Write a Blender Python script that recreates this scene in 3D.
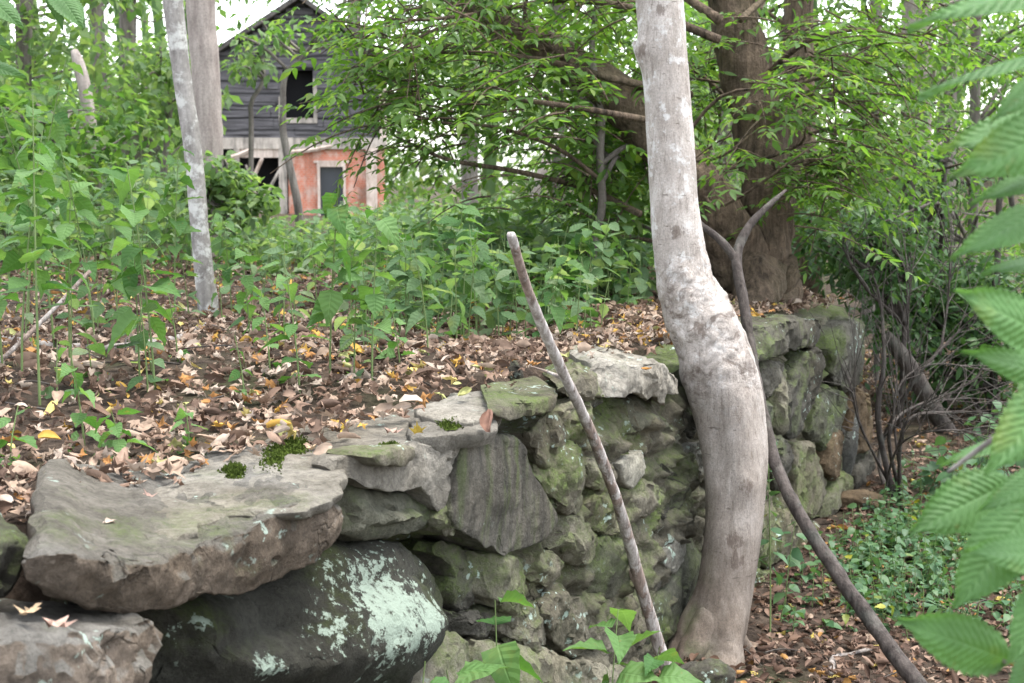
import bpy, bmesh, math, random
import numpy as np
from mathutils import Vector
from mathutils.geometry import delaunay_2d_cdt

# ------------------------------------------------------------------ camera, sky, sun, exposure
for o in list(bpy.data.objects):
    bpy.data.objects.remove(o)
S = bpy.context.scene
COL = S.collection
FPX = 1422.0
PITCH = math.atan(171.5 / FPX)
CAMZ = 1.6
cam_d = bpy.data.cameras.new("camera")
cam_d.sensor_width = 36.0
cam_d.lens = FPX / 1024.0 * 36.0
cam_d.clip_start = 0.05
cam_d.clip_end = 600.0
cam_d.dof.use_dof = True
cam_d.dof.focus_distance = 3.7
cam_d.dof.aperture_fstop = 8.5
cam = bpy.data.objects.new("camera", cam_d)
COL.objects.link(cam)
cam.location = (0, 0, CAMZ)
cam.rotation_euler = (math.pi / 2 - PITCH, 0, 0)
S.camera = cam

SUN_ELEV, SUN_ROT = math.radians(74), math.radians(80)
world = bpy.data.worlds.new("World")
S.world = world
world.use_nodes = True
wn = world.node_tree
bg = wn.nodes["Background"]
sky = wn.nodes.new("ShaderNodeTexSky")
sky.sky_type = 'NISHITA'
sky.sun_disc = False
sky.sun_elevation = SUN_ELEV
sky.sun_rotation = SUN_ROT
sky.air_density = 1.0
sky.dust_density = 1.5
sky.ozone_density = 0.4
veil = wn.nodes.new("ShaderNodeHueSaturation")
veil.inputs['Saturation'].default_value = 0.3
wn.links.new(sky.outputs[0], veil.inputs['Color'])
wn.links.new(veil.outputs[0], bg.inputs[0])
bg.inputs[1].default_value = 0.15
sun_d = bpy.data.lights.new("sun", 'SUN')
sun_d.energy = 1.4
sun_d.angle = math.radians(28)
sun_d.color = (1.0, 0.96, 0.9)
sun = bpy.data.objects.new("sun", sun_d)
COL.objects.link(sun)
sdir = Vector((math.sin(SUN_ROT) * math.cos(SUN_ELEV), math.cos(SUN_ROT) * math.cos(SUN_ELEV), math.sin(SUN_ELEV)))
sun.rotation_euler = (-sdir).to_track_quat('-Z', 'Y').to_euler()
S.view_settings.view_transform = 'Standard'
S.view_settings.look = 'None'
S.view_settings.gamma = 1.0
S.view_settings.use_curve_mapping = False
S.view_settings.exposure = 2.4
S.cycles.use_denoising = True
S.cycles.max_bounces = 7
S.cycles.diffuse_bounces = 4
S.cycles.transmission_bounces = 4
S.cycles.glossy_bounces = 2

rng = np.random.default_rng(7)
PI = math.pi

# ------------------------------------------------------------------ pixel -> world helpers
_f = np.array([0, math.cos(PITCH), -math.sin(PITCH)])
_u = np.array([0, math.sin(PITCH), math.cos(PITCH)])
_r = np.array([1.0, 0, 0])
CAM = np.array([0, 0, CAMZ])
P0 = np.array([0.62, 4.70, 0.0])
WU = np.array([math.sin(math.radians(25.8)), math.cos(math.radians(25.8)), 0])
WN = np.array([WU[1], -WU[0], 0])
EZ = np.array([0, 0, 1.0])

def ray(px, py):
    return _r * (px - 512) / FPX + _u * (341.5 - py) / FPX + _f
def at(px, py, D):
    r = ray(px, py)
    return CAM + r * (D / r[1])
def face(px, py, off=0.0):
    r = ray(px, py)
    t = ((P0 - CAM) @ WN + off) / (r @ WN)
    return CAM + r * t
def plane(px, py, z):
    r = ray(px, py)
    return CAM + r * ((z - CAMZ) / r[2])

# ------------------------------------------------------------------ noise
def _hash(ix, iy, iz, seed):
    h = (ix.astype(np.int64) * 374761393 + iy.astype(np.int64) * 668265263 + iz.astype(np.int64) * 1274126177 + seed * 974634721) & 0xFFFFFFFF
    h = ((h ^ (h >> 13)) * 1274126177) & 0xFFFFFFFF
    h = ((h ^ (h >> 16)) * 2246822519) & 0xFFFFFFFF
    return ((h ^ (h >> 15)) & 0xFFFFFF) / float(0xFFFFFF)
def vnoise(P, seed=0):
    P = np.asarray(P, float)
    I = np.floor(P).astype(np.int64)
    F = P - I
    F = F * F * F * (F * (F * 6 - 15) + 10)
    out = 0
    for dx in (0, 1):
        for dy in (0, 1):
            for dz in (0, 1):
                w = (F[:, 0] if dx else 1 - F[:, 0]) * (F[:, 1] if dy else 1 - F[:, 1]) * (F[:, 2] if dz else 1 - F[:, 2])
                out = out + w * _hash(I[:, 0] + dx, I[:, 1] + dy, I[:, 2] + dz, seed)
    return out * 2 - 1
def fbm(P, octv=4, seed=0, gain=.5):
    P = np.asarray(P, float)
    a, s, t = 1.0, 0, 0
    for k in range(octv):
        s = s + a * vnoise(P * (2.03 ** k) + 17.3 * k, seed + k * 13)
        t += a
        a *= gain
    return s / t
def facets(P, cell, seed=0):
    """broken-rock displacement: every Voronoi cell is a small tilted plane"""
    P = np.asarray(P, float) / cell
    I = np.floor(P).astype(np.int64)
    best = np.full(len(P), 1e9); val = np.zeros(len(P))
    for dx in (-1, 0, 1):
        for dy in (-1, 0, 1):
            for dz in (-1, 0, 1):
                c = I + [dx, dy, dz]
                h = [_hash(c[:, 0], c[:, 1], c[:, 2], seed + k) for k in range(7)]
                d = P - (c + np.stack(h[:3], 1))
                q = (d * d).sum(1)
                w = q < best
                v = (h[3] - .5) + (d[:, 0] * (h[4] - .5) + d[:, 1] * (h[5] - .5) + d[:, 2] * (h[6] - .5)) * 1.6
                best = np.where(w, q, best); val = np.where(w, v, val)
    return val
def nz(v):
    v = np.asarray(v, float)
    n = np.linalg.norm(v, axis=-1, keepdims=True)
    return v / np.maximum(n, 1e-9)

# ------------------------------------------------------------------ terrain
def sstep(a, b, x):
    t = np.clip((x - a) / (b - a), 0, 1)
    return t * t * (3 - 2 * t)
S_END = 2.78
def terrain(X, Y):
    X = np.asarray(X, float); Y = np.asarray(Y, float)
    shp = X.shape
    n = (X - P0[0]) * WN[0] + (Y - P0[1]) * WN[1]
    s = (X - P0[0]) * WU[0] + (Y - P0[1]) * WU[1]
    d2 = ((X - 1.72) + (Y - 7.2) * .16) / 1.013
    d = np.maximum(n + .17, d2)
    w = .09 + np.clip(s - S_END + .2, 0, 5) * .42
    up = 1 - sstep(-w, w, d)
    Pn = np.stack([X.ravel(), Y.ravel(), np.zeros(X.size)], 1)
    big = fbm(Pn * .22, 3, 5).reshape(shp)
    sm = fbm(Pn * 1.7, 3, 9).reshape(shp)
    far = np.clip(Y - 8, 0, 60)
    zu = .955 + .03 * sstep(.2, .55, -n) + .065 * np.exp(-((s + 1.2) / 1.1) ** 2) * sstep(.1, .3, -n) * (1 - sstep(1.5, 4, -n)) + .028 * sm - .021 * np.clip(Y - 9, 0, 32) + .10 * big * np.clip((Y - 6) / 6, 0, 1)
    zu = zu + .05 * np.clip(-X - 3, 0, 12)
    zl = -.02 + .035 * sm + .045 * far * sstep(0, 12, X) + .12 * big * np.clip((Y - 7) / 6, 0, 1)
    zl = zl + .03 * np.exp(-((n - .05) / .25) ** 2) 
    return zl + (zu - zl) * up
def tz(x, y):
    return float(terrain(np.array([x]), np.array([y]))[0])
def ground_at(px, py):
    r = ray(px, py)
    t0 = 1.2
    prev = None
    for t in np.linspace(1.3, 60, 2400):
        p = CAM + r * t
        if p[2] < tz(p[0], p[1]):
            return np.array([p[0], p[1], tz(p[0], p[1])])
    p = CAM + r * 40
    return np.array([p[0], p[1], tz(p[0], p[1])])

# ------------------------------------------------------------------ mesh building
class Geo:
    def __init__(self):
        self.V = []; self.F = []; self.n = 0; self.U = []
    def add(self, V, F, uv=None):
        V = np.asarray(V, float).reshape(-1, 3)
        if isinstance(F, np.ndarray): F = [F]
        for f in F:
            if len(f): self.F.append(np.asarray(f, np.int64) + self.n)
        self.V.append(V); self.n += len(V)
        self.U.append(np.zeros((len(V), 3)) if uv is None else np.column_stack([uv, np.ones(len(V))]))
        return self
    def build(self, name, mat, parent=None, smooth=True, origin=None):
        V = np.concatenate(self.V) if self.V else np.zeros((0, 3))
        if origin is not None: V = V - np.asarray(origin)
        me = bpy.data.meshes.new(name)
        me.vertices.add(len(V)); me.vertices.foreach_set('co', V.astype(np.float32).ravel())
        idx = np.concatenate([f.ravel() for f in self.F])
        tot = np.concatenate([np.full(len(f), f.shape[1]) for f in self.F])
        st = np.concatenate([[0], np.cumsum(tot)[:-1]])
        me.loops.add(len(idx)); me.loops.foreach_set('vertex_index', idx.astype(np.int32))
        me.polygons.add(len(tot)); me.polygons.foreach_set('loop_start', st.astype(np.int32))
        me.update(calc_edges=True)
        me.polygons.foreach_set('use_smooth', np.full(len(tot), smooth))
        U = np.concatenate(self.U)
        if U[:, 2].any():
            at_ = me.attributes.new('leafuv', 'FLOAT_VECTOR', 'POINT'); at_.data.foreach_set('vector', U.astype(np.float32).ravel())
        me.validate()
        if mat is not None: me.materials.append(mat)
        o = bpy.data.objects.new(name, me)
        COL.objects.link(o)
        if parent is not None: o.parent = parent
        if origin is not None and parent is None: o.location = tuple(origin)
        return o

def empty(name, loc, label=None, cat=None, group=None):
    o = bpy.data.objects.new(name, None)
    o.empty_display_size = .1
    COL.objects.link(o); o.location = tuple(float(v) for v in loc)
    if label: o['label'] = label
    if cat: o['category'] = cat
    if group: o['group'] = group
    return o
def tag(o, label=None, cat=None, group=None, kind=None):
    if label: o['label'] = label
    if cat: o['category'] = cat
    if group: o['group'] = group
    if kind: o['kind'] = kind
    return o

def resample(P, n, closed=False):
    P = np.asarray(P, float)
    Q = np.vstack([P, P[:1]]) if closed else P
    L = np.concatenate([[0], np.cumsum(np.linalg.norm(np.diff(Q, axis=0), axis=1))])
    t = np.linspace(0, L[-1], n + 1)[:-1] if closed else np.linspace(0, L[-1], n)
    return np.stack([np.interp(t, L, Q[:, k]) for k in range(Q.shape[1])], 1)
def catmull(P, n):
    P = np.asarray(P, float)
    if len(P) < 3: return resample(P, n)
    A = np.vstack([2 * P[0] - P[1], P, 2 * P[-1] - P[-2]])
    m = len(P) - 1
    t = np.linspace(0, m - 1e-6, n)
    i = t.astype(int); f = (t - i)[:, None]
    a, b, c, d = A[i], A[i + 1], A[i + 2], A[i + 3]
    return .5 * (2 * b + (c - a) * f + (2 * a - 5 * b + 4 * c - d) * f ** 2 + (3 * b - a - 3 * c + d) * f ** 3)

def tube(P, R, sides=8, n=None, cap=True, noise=0.0, nf=6.0, seed=0, rnoise=None):
    """tapered tube along a path; returns V, [F...]"""
    P = np.asarray(P, float); R = np.asarray(R, float) * np.ones(len(P))
    if n is not None:
        PR = catmull(np.hstack([P, R[:, None]]), n)
        P, R = PR[:, :3], np.maximum(PR[:, 3], 1e-4)
    m = len(P)
    T = nz(np.gradient(P, axis=0))
    ref = np.array([0.13, -1.0, 0.21]) if abs(T[:, 1]).mean() < .8 else np.array([1.0, .1, .1])
    A = nz(np.cross(T, np.cross(ref, T)))
    B = np.cross(T, A)
    th = np.arange(sides) * 2 * PI / sides
    D = A[:, None, :] * np.cos(th)[None, :, None] + B[:, None, :] * np.sin(th)[None, :, None]
    RR = np.repeat(R[:, None], sides, 1)
    if noise:
        q = (P[:, None, :] + D * R[:, None, None]).reshape(-1, 3)
        RR = RR * (1 + noise * fbm(q * nf, 4, seed).reshape(m, sides))
    if rnoise is not None:
        RR = rnoise(P, D, RR, th)
    V = (P[:, None, :] + D * RR[..., None]).reshape(-1, 3)
    i = np.arange(m - 1)[:, None] * sides; j = np.arange(sides)[None]
    F = np.stack([i + j, i + (j + 1) % sides, i + sides + (j + 1) % sides, i + sides + j], -1).reshape(-1, 4)
    Fs = [F]
    if cap:
        V = np.vstack([V, P[0] - T[0] * R[0] * .2, P[-1] + T[-1] * R[-1] * .3])
        k = m * sides
        jj = np.arange(sides)
        Fs.append(np.stack([np.full(sides, k), (jj + 1) % sides, jj], 1))
        Fs.append(np.stack([np.full(sides, k + 1), (m - 1) * sides + jj, (m - 1) * sides + (jj + 1) % sides], 1))
    return V, Fs

def box(c, sz, rot=0.0):
    x, y, z = [v / 2 for v in sz]
    V = np.array([[i, j, k] for i in (-x, x) for j in (-y, y) for k in (-z, z)])
    ca, sa = math.cos(rot), math.sin(rot)
    V = np.stack([V[:, 0] * ca - V[:, 1] * sa, V[:, 0] * sa + V[:, 1] * ca, V[:, 2]], 1) + np.asarray(c)
    F = np.array([[0, 1, 3, 2], [4, 6, 7, 5], [0, 4, 5, 1], [2, 3, 7, 6], [0, 2, 6, 4], [1, 5, 7, 3]])
    return V, F

# ------------------------------------------------------------------ leaves
def tpl(ys, wf, fold=.2, droop=.2, wav=0.0, seed=0):
    r = np.random.default_rng(seed)
    V = []
    for y in ys:
        w = max(wf(y), .012)
        z = -droop * y * y
        a, b = r.normal(0, wav, 2)
        V += [[-w, y, z + fold * w + a], [0, y, z], [w, y, z + fold * w + b]]
        UV_ = [[u, yy] for yy in ys for u in (-1, 0, 1)]
    F = []
    for i in range(len(ys) - 1):
        k = 3 * i
        F += [[k, k + 1, k + 4, k + 3], [k + 1, k + 2, k + 5, k + 4]]
    return np.array(V), [np.array(F)], np.array(UV_, float)
acum = lambda y: .40 * (math.sin(PI * min(1, y) ** .60)) ** .85 * (1 - .45 * y ** 2)
ovate = lambda y: .36 * (math.sin(PI * min(1, y) ** .75)) ** .8 * (1 - .15 * y)
lance = lambda y: .19 * (math.sin(PI * min(1, y) ** .8)) ** .9
broad = lambda y: .44 * (math.sin(PI * min(1, y) ** .62)) ** .8
T_OV = [tpl([0, .2, .45, .72, 1], ovate, f, d, .012, k) for k, (f, d) in enumerate([(.15, .12), (.35, .3), (.05, .45), (.25, -.08)])]
T_LA = [tpl([0, .3, .65, 1], lance, f, d, .0, k) for k, (f, d) in enumerate([(.2, .1), (.4, .35), (.1, -.05)])]
def tpl5(wf, fold, droop, seed, m=9, teeth=.06, wav=.02, twist=.0):
    r = np.random.default_rng(seed)
    V = []
    for i in range(m):
        y = i / (m - 1); w = max(wf(y), .008) * (1 + (teeth if i % 2 else -teeth))
        tw = twist * y
        for u in (-1, -.5, 0, .5, 1):
            x = u * w; z = fold * abs(x) - droop * y * y + r.normal(0, wav) * abs(u) + .012 * (1 if i % 2 else -1) * abs(u)
            V.append([x * math.cos(tw) - z * math.sin(tw) * .3, y - .08 * abs(u) * w, z + x * math.sin(tw)])
    F = [[5 * i + j, 5 * i + j + 1, 5 * i + j + 6, 5 * i + j + 5] for i in range(m - 1) for j in range(4)]
    return np.array(V), [np.array(F)], np.array([[u, i / (m - 1)] for i in range(m) for u in (-1, -.5, 0, .5, 1)], float)
T_BR = [tpl5(acum, f, d, k, twist=t) for k, (f, d, t) in enumerate([(.12, .15, .2), (.35, .35, -.3), (.05, .55, .4), (.45, .1, 0), (.2, .75, -.5), (.6, .3, .3)])]
T_TALL = [tpl5(lambda y: .30 * (math.sin(PI * min(1, y) ** .65)) ** .9, f, d, 20 + k, twist=t) for k, (f, d, t) in enumerate([(.2, .3, .2), (.4, .6, -.3), (.1, .15, .3)])]
T_LO = [tpl([0, .5, 1], lambda y: .26 * math.sin(PI * y) + .01, f, d, 0, 0) for f, d in ((.3, .15), (.1, .3))]

def maple_tpl(seed, curl, crump):
    r = np.random.default_rng(seed)
    lobes = [(-140, .55), (-115, .28), (-75, .8), (-48, .42), (-20, .62), (-10, .55), (0, 1.0), (10, .55), (20, .62), (48, .42), (75, .8), (115, .28), (140, .55), (180, .12)]
    P = [[0, 0, 0]]
    inner = []
    for a, q in lobes:
        a = math.radians(a + r.normal(0, 4)); q *= r.uniform(.85, 1.1)
        inner.append([math.sin(a) * q * .5, math.cos(a) * q * .5, 0])
        P.append([math.sin(a) * q, math.cos(a) * q, 0])
    n = len(lobes)
    V = np.array([P[0]] + inner + P[1:]) * .6
    ax = r.uniform(0, PI)
    e = V[:, 0] * math.cos(ax) + V[:, 1] * math.sin(ax)
    if abs(curl) > .01:
        k = curl * 2.2
        ne = np.sin(e * k) / k; dz = (1 - np.cos(e * k)) / k
        V[:, 0] += (ne - e) * math.cos(ax); V[:, 1] += (ne - e) * math.sin(ax); V[:, 2] += dz
    V[:, 2] += r.normal(0, crump, len(V))
    F3 = [[0, 1 + i, 1 + (i + 1) % n] for i in range(n)]
    F4 = [[1 + i, 1 + n + i, 1 + n + (i + 1) % n, 1 + (i + 1) % n] for i in range(n)]
    return V, [np.array(F3)[:, ::-1], np.array(F4)[:, ::-1]]
def roll_tpl(seed, curl, asp):
    r = np.random.default_rng(seed)
    xs = np.linspace(-1, 1, 6); ys = np.linspace(0, 1, 5)
    V = []
    for y in ys:
        w = asp * (math.sin(PI * (.06 + .9 * y)) ** .7)
        for x in xs:
            a = x * curl
            X = w * (math.sin(a) / max(abs(curl), .1)) if curl else w * x
            V.append([X, y - .5, w * (1 - math.cos(a)) / max(abs(curl), .1) + .15 * math.sin(3 * y + seed) + r.normal(0, .035)])
    F = [[j * 6 + i, j * 6 + i + 1, j * 6 + i + 7, j * 6 + i + 6] for j in range(4) for i in range(5)]
    return np.array(V), [np.array(F)]
T_LIT = [maple_tpl(k, [.3, .9, 1.3, -.7, 1.8, .5, -1.1, 1.0][k], [.03, .05, .07, .06, .05, .08, .06, .09][k]) for k in range(8)] + \
        [roll_tpl(k, [.6, 1.3, 2.0, -1.0, 1.7, .9][k], [.35, .4, .45, .4, .3, .3][k]) for k in range(6)]

def scatter(geo, pos, fwd, nrm, size, tpls, sel=None):
    pos = np.asarray(pos, float); N = len(pos)
    if N == 0: return
    y = nz(fwd); x = nz(np.cross(y, nrm)); z = np.cross(x, y)
    size = np.ones(N) * size
    if sel is None: sel = rng.integers(0, len(tpls), N)
    for k, tp_ in enumerate(tpls):
        TV, TF = tp_[0], tp_[1]
        m = np.where(sel == k)[0]
        if not len(m): continue
        s = size[m][:, None, None]
        V = pos[m][:, None, :] + s * (TV[None, :, 0:1] * x[m][:, None, :] + TV[None, :, 1:2] * y[m][:, None, :] + TV[None, :, 2:3] * z[m][:, None, :])
        nv = len(TV)
        off = (np.arange(len(m)) * nv)[:, None, None]
        geo.add(V.reshape(-1, 3), [(f[None] + off).reshape(-1, f.shape[1]) for f in TF], np.tile(tp_[2], (len(m), 1)) if len(tp_) > 2 else None)

def az(a, pitch):
    return np.stack([np.cos(a) * np.cos(pitch), np.sin(a) * np.cos(pitch), np.sin(pitch)], -1)

# ------------------------------------------------------------------ materials
class NT:
    def __init__(self, name):
        self.m = bpy.data.materials.new(name); self.m.use_nodes = True
        self.t = self.m.node_tree; self.t.nodes.clear()
        self.out = self.n('ShaderNodeOutputMaterial')
    def n(self, typ, **kw):
        nd = self.t.nodes.new(typ)
        for k, v in kw.items(): setattr(nd, k, v)
        return nd
    def l(self, a, b): self.t.links.new(a, b)
    def val(self, sock, v):
        if hasattr(v, 'is_output'): self.l(v, sock)
        else: sock.default_value = v
    def math(self, op, a, b=0.0, clamp=False):
        nd = self.n('ShaderNodeMath', operation=op, use_clamp=clamp)
        self.val(nd.inputs[0], a); self.val(nd.inputs[1], b)
        return nd.outputs[0]
    def noise(self, vec, scale, detail=6, rough=.6, dist=0.0):
        nd = self.n('ShaderNodeTexNoise')
        self.l(vec, nd.inputs['Vector'])
        nd.inputs['Scale'].default_value = scale; nd.inputs['Detail'].default_value = detail
        nd.inputs['Roughness'].default_value = rough; nd.inputs['Distortion'].default_value = dist
        return nd.outputs[0]
    def ramp(self, f, stops, interp='LINEAR'):
        nd = self.n('ShaderNodeValToRGB')
        cr = nd.color_ramp; cr.interpolation = interp
        while len(cr.elements) < len(stops): cr.elements.new(.5)
        for e, (p, c) in zip(cr.elements, stops):
            e.position = p
            e.color = (c, c, c, 1) if not hasattr(c, '__len__') else (*c, 1)
        self.val(nd.inputs[0], f)
        return nd.outputs[0]
    def mix(self, f, a, b, mode='MIX'):
        nd = self.n('ShaderNodeMix', data_type='RGBA', blend_type=mode)
        self.val(nd.inputs[0], f)
        for s, v in ((nd.inputs[6], a), (nd.inputs[7], b)):
            if hasattr(v, 'is_output'): self.l(v, s)
            else: s.default_value = (*v, 1) if len(v) == 3 else v
        return nd.outputs[2]
    def mapped(self, vec, scale):
        nd = self.n('ShaderNodeMapping'); self.l(vec, nd.inputs[0]); nd.inputs['Scale'].default_value = scale
        return nd.outputs[0]
    def bump(self, h, strength=.5, dist=.01, nrm=None):
        nd = self.n('ShaderNodeBump'); self.l(h, nd.inputs['Height'])
        nd.inputs['Strength'].default_value = strength; nd.inputs['Distance'].default_value = dist
        if nrm is not None: self.l(nrm, nd.inputs['Normal'])
        return nd.outputs[0]
    def surf(self, col, rough=.9, nrm=None, spec=.25):
        p = self.n('ShaderNodeBsdfPrincipled')
        self.val(p.inputs['Base Color'], col if hasattr(col, 'is_output') else (*col, 1))
        self.val(p.inputs['Roughness'], rough)
        p.inputs['Specular IOR Level'].default_value = spec
        if nrm is not None: self.l(nrm, p.inputs['Normal'])
        self.l(p.outputs[0], self.out.inputs[0])
        return self.m

def leaf_mat(name, stops, transl=.35, rough=.45, veins=0, spots=0.0):
    t = NT(name)
    g = t.n('ShaderNodeNewGeometry')
    col = t.ramp(g.outputs['Random Per Island'], stops)
    tc = t.n('ShaderNodeTexCoord')
    nn = t.noise(tc.outputs['Object'], 25, 3)
    col = t.mix(.5, col, t.ramp(nn, [(.3, .75), (.7, 1.2)]), 'MULTIPLY')
    nrm = None
    if veins:
        at_ = t.n('ShaderNodeAttribute', attribute_name='leafuv'); su = t.n('ShaderNodeSeparateXYZ'); t.l(at_.outputs['Vector'], su.inputs[0])
        au = t.math('ABSOLUTE', su.outputs[0]); y_ = su.outputs[1]
        ph = t.math('FRACT', t.math('MULTIPLY', t.math('SUBTRACT', y_, t.math('MULTIPLY', au, .17)), float(veins)))
        sv = t.ramp(t.math('ABSOLUTE', t.math('SUBTRACT', ph, .5)), [(.0, 1.0), (.10, 0.0)])
        mr = t.ramp(au, [(.02, 1.0), (.09, 0.0)])
        vv = t.math('MAXIMUM', t.math('MULTIPLY', sv, .55), mr)
        col = t.mix(t.math('MULTIPLY', vv, .13 if veins > 10 else .2), col, t.mix(1.0, col, (1.7, 1.55, 1.9), 'MULTIPLY'))
        soft = t.ramp(t.math('ABSOLUTE', t.math('SUBTRACT', ph, .5)), [(.0, 0.0), (.5, 1.0)])
        nrm = t.bump(t.math('SUBTRACT', soft, mr), .45, .004)
    if spots:
        sp = t.ramp(t.noise(tc.outputs['Object'], 55, 3, .5), [(.66, 0.0), (.72, spots)])
        col = t.mix(sp, col, (.16, .13, .045))
        yl = t.ramp(t.noise(tc.outputs['Object'], 7, 4, .6), [(.58, 0.0), (.72, .55)])
        col = t.mix(yl, col, (.19, .22, .05))
    p = t.n('ShaderNodeBsdfPrincipled')
    if nrm is not None: t.l(nrm, p.inputs['Normal'])
    t.l(col, p.inputs['Base Color']); p.inputs['Roughness'].default_value = rough
    p.inputs['Specular IOR Level'].default_value = .22
    tr = t.n('ShaderNodeBsdfTranslucent')
    t.l(t.mix(1.0, col, (1.45, 1.5, .7), 'MULTIPLY'), tr.inputs[0])
    mx = t.n('ShaderNodeMixShader'); mx.inputs[0].default_value = transl
    t.l(p.outputs[0], mx.inputs[1]); t.l(tr.outputs[0], mx.inputs[2])
    t.l(mx.outputs[0], t.out.inputs[0])
    return t.m

def stone_mat(name, dark, light, moss=.3, lichen=.2, streak=0.0, mossc=(.115, .158, .045), stain=.4, patches=(), patchc=(.42, .52, .45), top_moss=.0, rs=1.0, face_c=None):
    t = NT(name)
    tc = t.n('ShaderNodeTexCoord'); v = tc.outputs['Object']
    oi = t.n('ShaderNodeObjectInfo')
    n1 = t.noise(v, 7, 12, .72, .4); n2 = t.noise(v, 62, 8, .78); n3 = t.noise(v, 2.3, 3, .5)
    mid = tuple((a + b) / 2 for a, b in zip(dark, light))
    col = t.ramp(n1, [(.3, dark), (.5, mid), (.68, light)])
    col = t.mix(.75, col, t.ramp(n2, [(.3, .38), (.5, 1.0), (.72, 1.5)]), 'MULTIPLY')
    col = t.mix(1.0, col, t.ramp(oi.outputs['Random'], [(0, .72 * rs), (1, 1.25 * rs)]), 'MULTIPLY')
    if face_c is not None:
        gg = t.n('ShaderNodeNewGeometry'); sz_ = t.n('ShaderNodeSeparateXYZ'); t.l(gg.outputs['Normal'], sz_.inputs[0])
        fz = t.math('ADD', sz_.outputs[2], t.math('MULTIPLY', t.math('SUBTRACT', t.noise(v, 12, 6, .7), .5), .5))
        col = t.mix(t.ramp(fz, [(.30, 1.0), (.48, 0.0)]), col, t.mix(1.0, col, face_c, 'MULTIPLY'))
    warm = t.mix(t.ramp(n3, [(.4, 0.0), (.65, .55)]), col, (.22, .185, .13), 'SOFT_LIGHT')
    col = warm
    st = t.noise(t.mapped(v, (1.0, 1.0, .35)), 6, 5, .6)
    col = t.mix(t.ramp(st, [(.45, 0.0), (.72, stain)]), col, (.022, .021, .018))
    if streak:
        sk = t.noise(t.mapped(v, (1, 1, .12)), 26, 5, .6)
        col = t.mix(t.ramp(sk, [(.42, 0.0), (.62, streak)]), col, (.028, .028, .024))
        sk2 = t.noise(t.mapped(v, (1.1, 1, .15)), 15, 4, .6)
        col = t.mix(t.ramp(sk2, [(.5, 0.0), (.66, streak)]), col, mossc)
    if moss:
        g = t.n('ShaderNodeNewGeometry'); sx = t.n('ShaderNodeSeparateXYZ'); t.l(g.outputs['Normal'], sx.inputs[0])
        mn = t.noise(v, 3.6, 8, .68, .3)
        mn = t.math('ADD', mn, t.math('MULTIPLY', sx.outputs[2], .06 + top_moss))
        th = .66 - .26 * moss
        mm = t.ramp(mn, [(th, 0.0), (th + .16, min(.92, .45 + moss))])
        mm = t.math('MULTIPLY', mm, t.ramp(t.noise(v, 75, 5, .75), [(.36, .25), (.58, 1.0)]))
        mc = t.mix(t.noise(v, 60, 4, .7), tuple(c * .55 for c in mossc), tuple(min(1, c * 1.5) for c in mossc))
        col = t.mix(mm, col, mc)
    if lichen:
        ln = t.noise(v, 38, 4, .55); l2 = t.noise(v, 5.0, 3, .5)
        lm = t.math('MULTIPLY', t.ramp(ln, [(.60, 0.0), (.64, 1.0)]), t.ramp(l2, [(.56 - .12 * lichen, 0.0), (.64 - .1 * lichen, 1.0)]))
        col = t.mix(lm, col, patchc)
    pm = None
    for (c, r) in patches:
        vd = t.n('ShaderNodeVectorMath', operation='DISTANCE'); t.l(v, vd.inputs[0]); vd.inputs[1].default_value = c
        a = t.math('DIVIDE', vd.outputs['Value'], r)
        a = t.math('ADD', a, t.math('MULTIPLY', t.math('SUBTRACT', t.noise(v, 48, 10, .72), .5), 2.3))
        k = t.ramp(a, [(.52, 1.0), (.62, 0.0)])
        pm = k if pm is None else t.math('MAXIMUM', pm, k)
    if pm is not None:
        pm = t.math('MULTIPLY', pm, t.ramp(t.noise(v, 34, 8, .75), [(.36, .0), (.46, 1.0)]))
        col = t.mix(pm, col, t.mix(t.noise(v, 55, 5, .7), tuple(.75 * c for c in patchc), tuple(min(1, 1.2 * c) for c in patchc)))
    # hairline cracks
    ck = t.n('ShaderNodeTexVoronoi', feature='DISTANCE_TO_EDGE'); ck.inputs['Scale'].default_value = 4.0
    wv = t.n('ShaderNodeVectorMath', operation='ADD'); t.l(v, wv.inputs[0])
    nzv = t.n('ShaderNodeTexNoise'); t.l(v, nzv.inputs['Vector']); nzv.inputs['Scale'].default_value = 9; nzv.inputs['Detail'].default_value = 6
    sc = t.n('ShaderNodeVectorMath', operation='SCALE'); t.l(nzv.outputs['Color'], sc.inputs[0]); sc.inputs['Scale'].default_value = .22
    t.l(sc.outputs[0], wv.inputs[1]); t.l(wv.outputs[0], ck.inputs['Vector'])
    crk = t.math('MULTIPLY', t.ramp(ck.outputs['Distance'], [(.0, 1.0), (.022, 0.0)]), t.ramp(t.noise(v, 4.0, 3), [(.54, 0.0), (.64, .8)]))
    col = t.mix(t.math('MULTIPLY', crk, .75), col, (.018, .016, .013))
    h = t.math('ADD', t.math('MULTIPLY', t.noise(v, 18, 12, .75), 1.0), t.math('MULTIPLY', t.noise(v, 120, 6, .75), .45))
    h = t.math('SUBTRACT', h, t.math('MULTIPLY', crk, .5))
    return t.surf(col, .93, t.bump(h, 1.0, .026), .15)

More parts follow.
